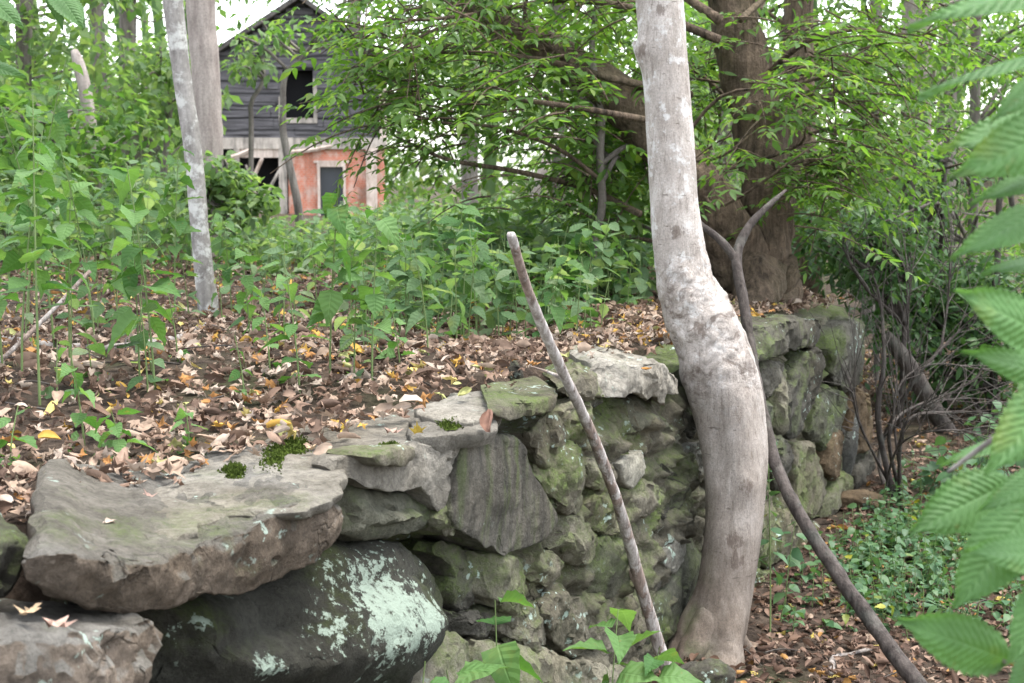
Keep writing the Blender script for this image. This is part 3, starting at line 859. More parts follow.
def build_house():
    D = 34.0
    L = at(219, 230, D); Rr = at(382, 230, D)
    zb = tz(.5 * (L[0] + Rr[0]), D) - .3
    Z = lambda py: at(300, py, D)[2]
    X = lambda px: at(px, 150, D)[0]
    root = np.array([.5 * (L[0] + Rr[0]), D, zb])
    h = empty("old_house", root, "derelict two storey house with black weathered boards over an orange brick ground floor", "house")
    def part(name, geo, m, par=None): return geo.build(name, m, par or h, False, root)
    x0, x1 = X(219), X(382); xm = X(302)
    ze, zp, zf = Z(58), Z(2), Z(148)
    T = .16; B = D + 5.2
    wx0, wx1, wz0, wz1 = X(284), X(314), Z(118), Z(70)
    g = Geo()
    def wallbox(a, b, c, d): g.add(*box(((a + b) / 2, D + T / 2, (c + d) / 2), (b - a, T, d - c)))
    wallbox(x0, wx0, zf, ze); wallbox(wx1, x1, zf, ze); wallbox(wx0, wx1, zf, wz0); wallbox(wx0, wx1, wz1, ze)
    g.add([[x0, D, ze], [x1, D, ze], [xm, D, zp], [x0, D + T, ze], [x1, D + T, ze], [xm, D + T, zp]], [np.array([[0, 1, 2], [5, 4, 3]]), np.array([[0, 2, 5, 3], [1, 4, 5, 2]])])
    g.add(*box((x0 + T / 2, (D + T + B) / 2, (zf + ze) / 2), (T, B - D - T, ze - zf)))
    g.add(*box((x1 - T / 2, (D + T + B) / 2, (zf + ze) / 2), (T, B - D - T, ze - zf)))
    g.add(*box(((x0 + x1) / 2, B + T / 2, (zb + ze) / 2), (x1 - x0, T, ze - zb)))
    g.add(*box(((x0 + x1) / 2, (D + B) / 2 + T, zf), (x1 - x0 - 2 * T - .02, B - D - T - .02, .1)))
    gb = np.random.default_rng(4)
    part("wall", g, M_BOARD)
    bz = zf + .1
    g = Geo()
    while bz < zp - .15:
        hb = gb.uniform(.14, .2)
        half = (x1 - x0) / 2 if bz < ze else (x1 - x0) / 2 * (zp - bz - hb * .5) / (zp - ze)
        a = xm - half if bz >= ze else x0
        e_ = xm + half if bz >= ze else x1
        while a < e_ - .1:
            b = min(e_, a + gb.uniform(.5, 1.9))
            segs = [(a, b)]
            if bz + hb > wz0 - .05 and bz < wz1 + .05 and b > wx0 - .1 and a < wx1 + .1: segs = [(a, min(b, wx0 - .1)), (max(a, wx1 + .09), b)]
            for p_, q_ in segs:
                if q_ - p_ < .08 or gb.uniform() < .05: continue
                V, F = box((0, 0, 0), (q_ - p_ - .015, .03, hb * gb.uniform(.82, 1.0)))
                r_ = gb.normal(0, .012); X_ = V[:, 0] * math.cos(r_) - V[:, 2] * math.sin(r_); Z_ = V[:, 0] * math.sin(r_) + V[:, 2] * math.cos(r_)
                g.add(np.stack([X_ + (p_ + q_) / 2, V[:, 1] + D - .035 + gb.uniform(-.012, .008), Z_ + bz + hb / 2], 1), F)
            a = b
        bz += hb
    part("weathered_boards", g, M_BOARD)
    g = Geo()
    for sgn, xe in ((-1, x0), (1, x1)):
        ex = xe + sgn * .35; ez = ze - .35 * (zp - ze) / abs(xm - xe)
        g.add([[xm, D - .35, zp + .04], [ex, D - .35, ez + .04], [ex, B + .3, ez + .04], [xm, B + .3, zp + .04],
               [xm, D - .35, zp + .16], [ex, D - .35, ez + .16], [ex, B + .3, ez + .16], [xm, B + .3, zp + .16]],
              np.array([[0, 1, 2, 3], [7, 6, 5, 4], [0, 4, 5, 1], [1, 5, 6, 2], [2, 6, 7, 3], [3, 7, 4, 0]]))
    part("roof", g, M_ROOF)
    g = Geo(); 
    for a, b, c, d in ((wx1, wx1 + .09, wz0, wz1 - .2), (wx0 - .1, wx1 + .09, wz0 - .12, wz0), (wx0 - .1, wx0 - .03, wz0, wz0 + .5)):
        g.add(*box(((a + b) / 2, D + .02, (c + d) / 2), (b - a, .12, d - c)))
    wf = part("window", g, M_WOOD)
    part("room_shade_panel", Geo().add(*box(((wx0 + wx1) / 2, D + T + .3, (wz0 + wz1) / 2), (wx1 - wx0 + .5, .05, wz1 - wz0 + .5))), M_ROOM_SHADE, wf)  # black sheet behind the opening, interior shade put into its colour
    part("beam", Geo().add(*box((X(300), D - .06, (zf + Z(139)) / 2), (x1 - x0 + .2, .2, Z(139) - zf + .05))), M_WOOD)
    g = Geo(); bx0 = X(288)
    dx0, dx1, dz1 = X(317), X(345), Z(163); dz0 = Z(216)
    for a, b, c, d in ((bx0, dx0, zb, zf - .03), (dx1, x1 + .05, zb, zf - .03), (dx0, dx1, dz1, zf - .03), (dx0, dx1, zb, dz0)):
        g.add(*box(((a + b) / 2, D + .08, (c + d) / 2), (b - a, .2, d - c)))
    g.add(*box((x1 - .05, (D + .2 + B) / 2, (zb + zf) / 2), (.16, B - D - .22, zf - zb - .06)))
    part("brick_wall", g, brick_mat())
    g = Geo()
    for a, b, c, d in ((dx0, dx0 + .06, dz0, dz1), (dx1 - .06, dx1, dz0, dz1), (dx0 + .06, dx1 - .06, dz1 - .09, dz1), (dx0 - .08, dx1 + .08, dz1 + .003, dz1 + .06)):
        g.add(*box(((a + b) / 2, D - .06, (c + d) / 2), (b - a, .14, d - c)))
    wf = part("window", g, M_PEACH)
    part("pane", Geo().add(*box(((dx0 + dx1) / 2, D + .06, (dz0 + dz1) / 2), (dx1 - dx0 - .01, .04, dz1 - dz0 - .01))), M_GLASS, wf)
    g = Geo()
    g.add(*box(((x0 + bx0) / 2, D + .9, (zb + zf) / 2), (bx0 - x0, .1, zf - zb)))
    part("porch_shade_panel", g, M_ROOM_SHADE)  # flat black sheet painted as the shade deep in the porch
    for px, w, m in ((371, .26, M_PEACH), (283, .18, M_WOOD), (238, .12, M_WOOD)):
        part("post", Geo().add(*box((X(px), D - .12, (zb + zf) / 2), (w, .16, zf - zb - .02))), m)
    part("lintel", Geo().add(*box((X(258), D - .04, Z(153)), (X(282) - X(236), .14, .22))), M_PEACH)
    h.rotation_euler[2] = .10
    for (xa, ya, xb, yb, r_) in ((236, 214, 262, 158, .05), (250, 222, 279, 170, .04), (222, 160, 250, 150, .06), (262, 215, 246, 165, .03), (290, 152, 330, 146, .05)):
        part("plank", Geo().add(*tube([at(xa, ya, D - .25), at((xa + xb) / 2, (ya + yb) / 2 + 1, D - .2), at(xb, yb, D - .16)], [r_, r_, r_ * .8], 4, 6)), M_PEACH if r_ > .045 else M_WOOD)
    part("corner_board", Geo().add(*box((x1 + .02, D - .07, (Z(75) + zf) / 2), (.16, .12, Z(75) - zf))), M_PEACH)
build_house()

# ================================================================== TREES
G_BRIGHT = [(0, (.05, .112, .028)), (.35, (.073, .15, .04)), (.7, (.10, .188, .052)), (1, (.15, .22, .07))]
G_MID = [(0, (.052, .112, .024)), (.4, (.08, .16, .034)), (.8, (.108, .195, .044)), (1, (.16, .225, .06))]
G_DARK = [(0, (.028, .068, .024)), (.5, (.045, .10, .034)), (1, (.075, .135, .048))]
G_PALE = [(0, (.08, .14, .055)), (.4, (.11, .185, .075)), (.8, (.15, .23, .10)), (1, (.20, .26, .12))]
L_CANOPY = leaf_mat("compound_leaves", G_MID, .56)
L_LIGHT = leaf_mat("light_leaves", G_BRIGHT, .55)
L_DARK = leaf_mat("dark_leaves", G_DARK, .35)
L_PALE = leaf_mat("pale_leaves", G_PALE, .55)
L_HERB = leaf_mat("herb_leaves", [(0, (.045, .115, .03)), (.5, (.075, .16, .045)), (1, (.115, .21, .07))], .4, .6, 7, .5)
L_HERB2 = leaf_mat("low_herb_leaves", [(0, (.04, .095, .042)), (.5, (.06, .125, .055)), (.975, (.075, .14, .058)), (1, (.25, .25, .03))], .3)
M_STEM = NT("green_stem").surf((.12, .17, .06), .6)
B_MAPLE = bark_mat("pale_maple_bark", (.20, .185, .165), (.46, .44, .41), .45, 16, 0, .5, .008, .45, (.56, .55, .53))
B_THIN = bark_mat("blotchy_bark", (.15, .135, .125), (.34, .32, .30), .3, 22, 0, .7, .01, .8, (.55, .55, .52))
B_PINK = bark_mat("pinkish_bark", (.19, .155, .14), (.38, .33, .30), .2, 20, 0, .8, .012)
B_BROWN = bark_mat("furrowed_brown_bark", (.035, .026, .019), (.19, .14, .10), .10, 34, .2, 1.0, .04)
B_GREY = bark_mat("grey_bark", (.07, .06, .052), (.22, .195, .175), .15, 22, .2, .9, .015)
B_DEAD = bark_mat("dead_wood", (.10, .085, .075), (.33, .30, .28), .12, 28, 0, .9, .008)
B_DARK = bark_mat("dark_branch_bark", (.022, .018, .016), (.095, .08, .072), .2, 40, .1, 1.0, .010, .1, (.25, .28, .24))

def spray(geo, tw, o, d, L, nl, s, seed_r, leaflets=2, tpls=T_LA, droop=.35):
    """one leafy twig: alternate compound leaves along a drooping curve"""
    g = seed_r
    if clear_view(np.array([o]))[0] and g.uniform() < .9: return
    t = np.linspace(0, 1, 6)
    d = d / np.linalg.norm(d)
    P = o + np.outer(t * L, d); P[:, 2] -= droop * L * t * t
    tw.append((P, np.linspace(.006, .0025, 6) * max(.8, L)))
    tt = np.linspace(.15, 1, nl)
    pos, fw, sz = [], [], []
    side = np.cross(d, EZ); side /= max(np.linalg.norm(side), 1e-3)
    for k, a in enumerate(tt):
        b = o + d * a * L; b = b - EZ * droop * L * a * a
        sg = 1 if k % 2 else -1
        rd = d * g.uniform(.3, .9) + side * sg * g.uniform(.6, 1.1) + EZ * g.uniform(-.55, .15)
        if k == nl - 1: rd = d + EZ * -.4
        rd /= np.linalg.norm(rd)
        rs = np.cross(rd, EZ); rs /= max(np.linalg.norm(rs), 1e-3)
        l = s * g.uniform(.8, 1.2)
        if leaflets == 0:
            pos.append(b); fw.append(rd); sz.append(l); continue
        for m in range(leaflets):
            q = b + rd * l * (.55 + .75 * m)
            for sg2 in (-1, 1):
                pos.append(q); fw.append(rd * .55 + rs * sg2 - EZ * g.uniform(0, .35)); sz.append(l * g.uniform(.8, 1.1))
        pos.append(b + rd * l * (.55 + .75 * (leaflets - 1) + .2)); fw.append(rd - EZ * .2); sz.append(l * 1.1)
    n = len(pos)
    nr = np.tile(EZ, (n, 1)) + g.normal(0, .35, (n, 3))
    scatter(geo, np.array(pos), np.array(fw), nr, np.array(sz), tpls)

def clump_leaves(geo, C, per, rad, size, g, tpls, flat=.55, tilt=.5):
    """leaves in loose clumps round the points C"""
    C = C[~clear_view(C)]
    rad = rad if np.isscalar(rad) else float(np.mean(rad))
    if not len(C): return
    n = len(C) * per
    ctr = np.repeat(C, per, 0)
    r = np.repeat(rad * np.ones(len(C)), per)[:, None]
    q = g.normal(0, 1, (n, 3)); q /= np.linalg.norm(q, axis=1, keepdims=True)
    q *= g.uniform(0, 1, (n, 1)) ** .45
    p = ctr + q * r * [1, 1, flat]
    a = g.uniform(0, 2 * PI, n)
    f = az(a, g.normal(-.35, tilt, n)) + .6 * q
    nr = np.tile(EZ, (n, 1)) + g.normal(0, .45, (n, 3))
    scatter(geo, p, f, nr, size * g.uniform(.7, 1.25, n), tpls)

def clear_view(C):
    """the gap in the trees through which the house is seen"""
    C = np.asarray(C); d = C - CAM; zc = d @ _f
    px = 512 + FPX * (d @ _r) / zc; py = 341.5 - FPX * (d @ _u) / zc
    m = (px > 205) & (px < 350) & (py > 5) & (py < 235) & (C[:, 1] < 33) & (zc > 0)
    keep = (C[:, 1] > 11.5) & (C[:, 1] < 16) & (py < 75)
    keep = keep | ((C[:, 1] > 9.1) & (C[:, 1] < 10.0) & (py > 150))
    m2 = (px > 385) & (px < 565) & (py > 132) & (py < 240) & (C[:, 1] > 5.6) & (C[:, 1] < 22)
    hz = (np.sin(C[:, 0] * 91.7 + C[:, 2] * 57.3) * 43758.5) % 1.0
    return ((m & ~keep) | m2) & ~((hz < np.where((px > 310) | (py < 60), .30, .12)) & (C[:, 1] > 5.9))
def limbs(geo, trunkP, C, g, r=.018, k=10):
    """limbs from the trunk out to some of the clump centres"""
    C = C[~clear_view(C)] if len(C) else C
    if not len(C): return
    for i in g.choice(len(C), min(k, len(C)), replace=False):
        c = C[i]
        below = trunkP[trunkP[:, 2] < c[2] - .1]
        if not len(below): below = trunkP[:1]
        j = np.argmin(np.linalg.norm(below - c, axis=1)); b = below[j]
        m = (b + c) / 2 + g.normal(0, .12, 3) * np.linalg.norm(c - b) + EZ * .08 * np.linalg.norm(c - b)
        V, F = tube([b, m, c], [r * (.6 + .25 * np.linalg.norm(c - b)), r * .7, r * .3], 5, 9)
        geo.add(V, F)

def ellip(g, n, c, r, shell=.35):
    q = g.normal(0, 1, (n, 3)); q /= np.linalg.norm(q, axis=1, keepdims=True)
    q *= (shell + (1 - shell) * g.uniform(0, 1, (n, 1)) ** .5)
    return np.asarray(c) + q * np.asarray(r)

TREE_GROUP = "woodland trees around the old wall"
def tree(name, label, path, radii, bark, crowns=(), leaf=None, lsize=.09, per=40, crad=.45, tpls=T_LO, seed=0, sides=12, nlimb=12, nseg=None, noise=.12, nf=5, cat="tree", limb_r=.018, flat=.5, root_flare=True, group=TREE_GROUP):
    """path: list of world points (base first). crowns: list of (centre, radii, n clumps)"""
    g = np.random.default_rng(seed + 500)
    path = np.array(path, float)
    base = path[0].copy(); base[2] = tz(base[0], base[1])
    root = empty(name, base, label, cat, group)
    if path[0][2] > base[2] - .05: path = np.vstack([[base[0] + .0, base[1], base[2] - .15], path]); radii = [radii[0] * (1.25 if root_flare else 1)] + list(radii)
    G = Geo()
    n = nseg or max(12, int(np.linalg.norm(np.diff(path, axis=0), axis=1).sum() / .25))
    V, F = tube(path, radii, sides, n, True, noise, nf, seed)
    G.add(V, F)
    tp = catmull(path, 40)
    CG = Geo()
    for (c, r, k) in crowns:
        C = ellip(g, k, c, r)
        C = C[C[:, 2] > np.array([terrain(np.array([q[0]]), np.array([q[1]]))[0] for q in C]) + .15] if len(C) else C
        limbs(G, tp, C, g, limb_r, min(nlimb, k))
        clump_leaves(CG, C, per, crad * g.uniform(.7, 1.3, len(C)), lsize, g, tpls, flat)
    G.build("trunk", bark, root, True, base)
    if crowns: CG.build("crown", leaf, root, True, base)
    return root

# --- the pale maple in front of the wall
def maple():
    D = 4.52
    rows = [(706, 705, 42, 4.50), (706, 672, 35, 4.52), (713, 645, 31.5, 4.54), (723, 600, 29.5, 4.56), (731, 550, 29, 4.58), (736, 500, 30.5, 4.6), (736, 460, 32.5, 4.62), (731, 420, 34.5, 4.64), (721, 380, 36.5, 4.66),
            (709, 343, 37, 4.68), (695, 305, 33, 4.7), (683, 270, 27.5, 4.71), (675, 215, 24.5, 4.72), (671, 150, 23.5, 4.74), (667, 90, 23, 4.76), (661, 20, 23.5, 4.78), (656, -60, 22.5, 4.8), (652, -200, 20, 4.85), (655, -420, 16, 4.9), (668, -700, 12, 5.0), (672, -1000, 7, 5.1)]
    P = np.array([at(x, y, d) for x, y, w, d in rows]); R = np.array([w / FPX * d for x, y, w, d in rows])
    base = P[1].copy(); base[2] = tz(base[0], base[1])
    P[0] = base + [0.0, 0.0, -.12]
    root = empty("maple_tree", base, "pale smooth barked tree with a swollen crook growing against the wall", "tree", TREE_GROUP)
    kz0, kz1 = at(700, 372, 4.68)[2], at(690, 270, 4.7)[2]
    knots = [(at(707, 497, 4.5), .05, .012), (at(748, 487, 4.5), .05, .010), (at(640, 52, 4.75), .045, .022), (at(655, 165, 4.66), .03, -.006), (at(735, 545, 4.48), .09, .006)]
    def rn(Pc, Dv, RR, th):
        m, s = RR.shape
        q = (Pc[:, None] + Dv * RR[..., None])
        qf = q.reshape(-1, 3)
        k = sstep(kz0 - .10, kz0 + .06, Pc[:, 2]) * (1 - sstep(kz1 - .06, kz1 + .10, Pc[:, 2]))
        wr = np.abs(fbm(np.stack([qf[:, 0] * 9 + qf[:, 2] * 6, qf[:, 1] * 9, qf[:, 2] * 10 - qf[:, 0] * 6], 1), 4, 41).reshape(m, s))
        lump = fbm(qf * 9, 3, 44).reshape(m, s)
        out = RR * (1 + .035 * fbm(qf * [7, 7, 2.5], 3, 40).reshape(m, s)) + .0022 * fbm(qf * [50, 50, 14], 3, 43).reshape(m, s)
        out += k[:, None] * (.020 * lump - .034 * np.clip(.2 - wr, 0, 1))
        # long flutes below the crook and root flare at the foot
        fl = sstep(base[2] + .35, base[2] + .6, Pc[:, 2]) * (1 - sstep(kz0 - .1, kz0 + .05, Pc[:, 2]))
        out += fl[:, None] * (.007 * np.sin(th * 4 + Pc[:, 2:3] * 2.2) - .010 * np.exp(-((((th - 1.2 - Pc[:, 2:3] * .4) + PI) % (2 * PI) - PI) / .18) ** 2))
        ft = 1 - sstep(base[2] - .05, base[2] + .24, Pc[:, 2])
        out += ft[:, None] * (.045 * np.maximum(0, np.sin(th * 3 + .7))[None] + .012 * fbm(qf * 14, 3, 47).reshape(m, s))
        for c, r, a in knots:
            d = np.linalg.norm(q - c, axis=2)
            out += a * np.exp(-(d / r) ** 2)
        return out
    V, F = tube(P, R, 96, 420, True, rnoise=rn)
    G = Geo().add(V, F)
    g = np.random.default_rng(3)
    # old branch stub and high limbs
    V2, F2 = tube([at(650, 62, 4.78), at(640, 50, 4.78), at(634, 42, 4.79)], [.03, .022, .008], 10, 18, True, .2, 20, 3)
    G.add(V2, F2)
    for (x, y, d_), (x2, y2, d2_), r_ in (((702, 640, 4.47), (660, 674, 4.44), .05), ((733, 660, 4.5), (752, 694, 4.40), .04), ((735, 640, 4.6), (775, 668, 4.65), .035)):
        p1, p2 = at(x, y, d_), at(x2, y2, d2_); p2[2] = tz(p2[0], p2[1]) - .05; pm = (p1 + p2) / 2; pm[2] -= .035
        p0 = at(716, 600, 4.56); p1 = .5 * p0 + .5 * p1
        G.add(*tube([p0, p1, pm, p2], [r_ * .9, r_ * 1.05, r_ * .75, r_ * .3], 20, 50, False, .25, 18, 9))
    C = ellip(g, 22, (.2, 5.2, 5.6), (1.9, 1.7, 1.2))
    limbs(G, P[13:], C, g, .03, 16)
    G.build("trunk", B_TRUNK, root, True, base)
    CG = Geo(); clump_leaves(CG, C, 34, .5, .11, g, T_LO, .4)
    CG.build("crown", L_LIGHT, root, True, base)

def maple_bark():
    t = NT("smooth_maple_bark")
    tc = t.n('ShaderNodeTexCoord'); v = tc.outputs['Object']
    fine = t.noise(t.mapped(v, (1, 1, .35)), 34, 12, .76)
    fis = t.noise(t.mapped(v, (1, 1, .12)), 90, 6, .7)
    big = t.noise(v, 5.5, 5, .6)
    col = t.ramp(t.math('ADD', t.math('MULTIPLY', fine, .55), t.math('MULTIPLY', big, .45)), [(.34, (.20, .172, .148)), (.5, (.33, .297, .268)), (.64, (.48, .445, .415))])
    # higher trunk is paler, lower trunk browner
    sx = t.n('ShaderNodeSeparateXYZ'); t.l(v, sx.inputs[0])
    z = t.math('ADD', sx.outputs[2], t.math('MULTIPLY', t.noise(v, 6, 4), .5))
    col = t.mix(t.ramp(t.math('MULTIPLY', z, .5), [(.05, 1.0), (.62, 0.0)]), col, (.40, .335, .27), 'MULTIPLY')
    col = t.mix(t.ramp(fis, [(.34, .65), (.44, 0.0)]), col, (.13, .105, .085))
    col = t.mix(.7, col, t.ramp(t.noise(v, 150, 6, .75), [(.32, .55), (.5, 1.0), (.7, 1.35)]), 'MULTIPLY')
    # dark horizontal lenticel scars
    le = t.noise(t.mapped(v, (.55, .55, 2.6)), 26, 5, .6)
    col = t.mix(t.ramp(le, [(.645, 0.0), (.68, .85)]), col, (.11, .09, .075))
    vs = t.noise(t.mapped(v, (1, 1, .16)), 17, 6, .65)
    col = t.mix(t.ramp(vs, [(.60, 0.0), (.74, .6)]), col, (.15, .12, .10))
    col = t.mix(t.ramp(t.noise(v, 19, 6, .7), [(.54, 0.0), (.62, .5)]), t.mix(t.ramp(t.math('MULTIPLY', z, .5), [(.42, 0.0), (.7, 1.0)]), col, (.60, .60, .59)), 'MIX') if False else t.mix(t.math('MULTIPLY', t.ramp(t.noise(v, 19, 6, .7), [(.54, 0.0), (.62, .55)]), t.ramp(t.math('MULTIPLY', z, .5), [(.45, 0.0), (.75, 1.0)])), col, (.60, .60, .59))
    # green algae low on the shaded side
    gm = t.math('MULTIPLY', t.ramp(t.noise(v, 7, 5), [(.42, 0.0), (.6, .7)]), t.ramp(sx.outputs[2], [(.15, 1.0), (.95, 0.0)]))
    gx = t.ramp(t.math('ADD', t.math('MULTIPLY', sx.outputs[0], 3.0), .62), [(.42, 1.0), (.72, 0.0)])
    col = t.mix(t.math('MULTIPLY', gm, gx), col, (.085, .11, .035))
    kz = t.ramp(t.math('MULTIPLY', sx.outputs[2], .5), [(.38, 0.0), (.46, 1.0), (.60, 1.0), (.68, 0.0)])
    cr = t.noise(t.mapped(v, (1, 1, 1.3)), 13, 9, .72, 1.2)
    col = t.mix(t.math('MULTIPLY', kz, t.ramp(cr, [(.38, .8), (.47, 0.0)])), col, (.12, .095, .08))
    for (c, r_) in KNOTS:
        vd = t.n('ShaderNodeVectorMath', operation='DISTANCE'); t.l(t.mapped(v, (1, 1, 1)), vd.inputs[0]); vd.inputs[1].default_value = c
        a_ = t.math('ADD', t.math('DIVIDE', vd.outputs['Value'], r_), t.math('MULTIPLY', t.math('SUBTRACT', t.noise(t.mapped(v, (1, 1, .5)), 60, 10, .75), .5), 3.0))
        col = t.mix(t.ramp(a_, [(.32, .72), (.62, 0.0)]), col, (.10, .075, .06))
    h = t.math('ADD', t.math('ADD', fine, t.math('MULTIPLY', fis, .5)), t.math('MULTIPLY', t.math('MULTIPLY', kz, cr), 2.2))
    return t.surf(col, .85, t.bump(h, .6, .010), .25)
_mb = at(706, 672, 4.52); _mb[2] = tz(_mb[0], _mb[1])
KNOTS = [(tuple(at(x, y, d) - _mb), r) for x, y, d, r in ((706, 497, 4.5, .045), (748, 487, 4.5, .04), (735, 540, 4.49, .05), (737, 560, 4.49, .045), (655, 170, 4.65, .03), (660, 8, 4.7, .04), (676, 232, 4.62, .05), (700, 330, 4.58, .05), (640, 52, 4.72, .04))]
B_TRUNK = maple_bark()
maple()

# --- thin blotchy tree and trees on the left
def px_path(rows): return [at(x, y, d) for x, y, w, d in rows], [w / FPX * d for x, y, w, d in rows]
gp = ground_at(209, 312); d0 = gp[1]
pp, rr = px_path([(209, 314, 11, d0), (204, 270, 9.5, d0), (199, 220, 9, d0), (194, 160, 9, d0), (187, 110, 9, d0), (180, 60, 9, d0), (173, 0, 10, d0), (168, -80, 9.5, d0), (160, -300, 8, d0), (170, -600, 5, d0)])
tree("slender_tree", "slender grey tree with chalky white blotches standing in the leaf litter", pp, rr, B_THIN, [((pp[-1][0], d0, 4.4), (1.3, 1.3, .8), 26)], L_LIGHT, .10, 34, .42, seed=1, sides=20, nseg=60, noise=.1, nf=14)
d0 = 10.2
pp, rr = px_path([(207, 215, 15, d0), (209, 140, 13.5, d0), (205, 60, 14, d0), (200, 0, 14.5, d0), (196, -120, 13, d0), (190, -400, 9, d0), (180, -700, 4, d0)])
tree("pink_trunk_tree", "straight pinkish brown trunk behind the blotchy slender tree", pp, rr, B_PINK, [((pp[-1][0], d0, 7.0), (2.2, 2.0, 1.4), 40)], L_LIGHT, .12, 34, .55, seed=2, sides=18, nseg=50, nf=9)
def simple(px, D, w, top=-500, lean=0.0):
    b = ground_at(px, 230); 
    x = (px - 512) / FPX * D
    P = [np.array([x, D, tz(x, D)])]
    for f in (.25, .5, .75, 1.0):
        P.append(at(px + lean * f, 150 + (top - 150) * f, D) + rng.normal(0, .04, 3))
    r = w / FPX * D
    return P, [r * 1.15, r, r * .92, r * .7, r * .3]
def bgtree(name, label, px, D, w, bark, crowns, leaf, lsize=.11, per=40, crad=.5, seed=0, lean=0.0, top=-450, tpls=T_LO, nlimb=14, flat=.5):
    P, R = simple(px, D, w, top, lean)
    cr = [(at(cx, cy, D + dz), (rx / FPX * D, rd, ry / FPX * D), n) for cx, cy, rx, ry, rd, dz, n in crowns]
    return tree(name, label, P, R, bark, cr, leaf, lsize, per, crad, tpls, seed, 10, nlimb, None, .14, 5, flat=flat)
bgtree("woodland_tree", "grey trunk left of the pinkish trunk against white sky", 127, 18, 8, B_GREY, [(150, -120, 140, 120, 1.8, 0, 40), (90, 110, 60, 50, 1.5, 1, 14)], L_PALE, .15, 40, .6, 11)
bgtree("woodland_tree", "slightly thinner grey trunk second from the pinkish trunk on the left", 105, 16, 7.5, B_GREY, [(90, -110, 120, 110, 1.6, 0, 36), (140, 95, 40, 40, 1.2, .8, 10)], L_LIGHT, .14, 40, .55, 12, -8)
bgtree("woodland_tree", "bushy yellow green tree at the far upper left", 20, 13, 8, B_GREY, [(20, 75, 90, 70, 1.5, 0, 46), (40, -60, 120, 70, 1.6, 0, 26)], L_PALE, .12, 46, .5, 13)
pp, rr = px_path([(98, 215, 7, 12), (93, 150, 7, 12), (86, 95, 6.5, 12), (79, 65, 6, 12), (74, 50, 3.5, 12)])
tree("broken_snag", "short leaning pale dead snag in the greenery at upper left", pp, rr, B_PINK, seed=14)
bgtree("understory_tree", "round light green sapling between the slender tree and the sky", 160, 14.5, 3, B_GREY, [(165, 90, 42, 60, 1.2, 0, 26)], L_PALE, .13, 42, .42, 15, top=40)
bgtree("understory_tree", "dark green bush under the far upper left trees", 50, 11, 3, B_GREY, [(40, 140, 90, 45, 1.2, 0, 36)], L_LIGHT, .11, 44, .42, 16, top=110)
bgtree("understory_tree", "pale leafy branch hanging in front of the house roof", 250, 15, 2.5, B_GREY, [(262, 55, 22, 22, .5, 0, 5), (240, 62, 14, 12, .5, 0, 3)], L_PALE, .12, 26, .3, 17, top=50, lean=8)
bgtree("woodland_tree", "tall tree whose crown overhangs the house roof", 352, 42, 7, B_GREY, [(330, -55, 160, 55, 3.5, 0, 40), (440, 20, 50, 60, 2, 0, 20)], L_PALE, .24, 40, .8, 18)
bgtree("understory_tree", "low pale green bush hiding the foot of the pinkish trunk", 226, 9.6, 2, B_GREY, [(216, 185, 26, 26, .16, 0, 16), (248, 200, 20, 14, .16, 0, 8)], L_PALE, .075, 34, .18, 64, top=170, tpls=T_OV)
# bare sapling before the house
d0 = 12.0
pp, rr = px_path([(300, 232, 4.5, d0), (297, 200, 4, d0), (284, 138, 3.6, d0), (283, 110, 3.2, d0), (285, 76, 3, d0), (300, 60, 2.4, d0), (325, 30, 1.9, d0), (345, 2, 1.3, d0), (360, -60, .8, d0)])
sap = tree("bare_sapling", "thin forked grey sapling in front of the old house", pp, rr, B_GREY, [(at(345, 15, d0), (.35, .4, .25), 5), (at(262, 40, d0), (.25, .3, .2), 4)], L_LIGHT, .1, 16, .25, seed=19, sides=8, nlimb=5, nseg=40, limb_r=.02)

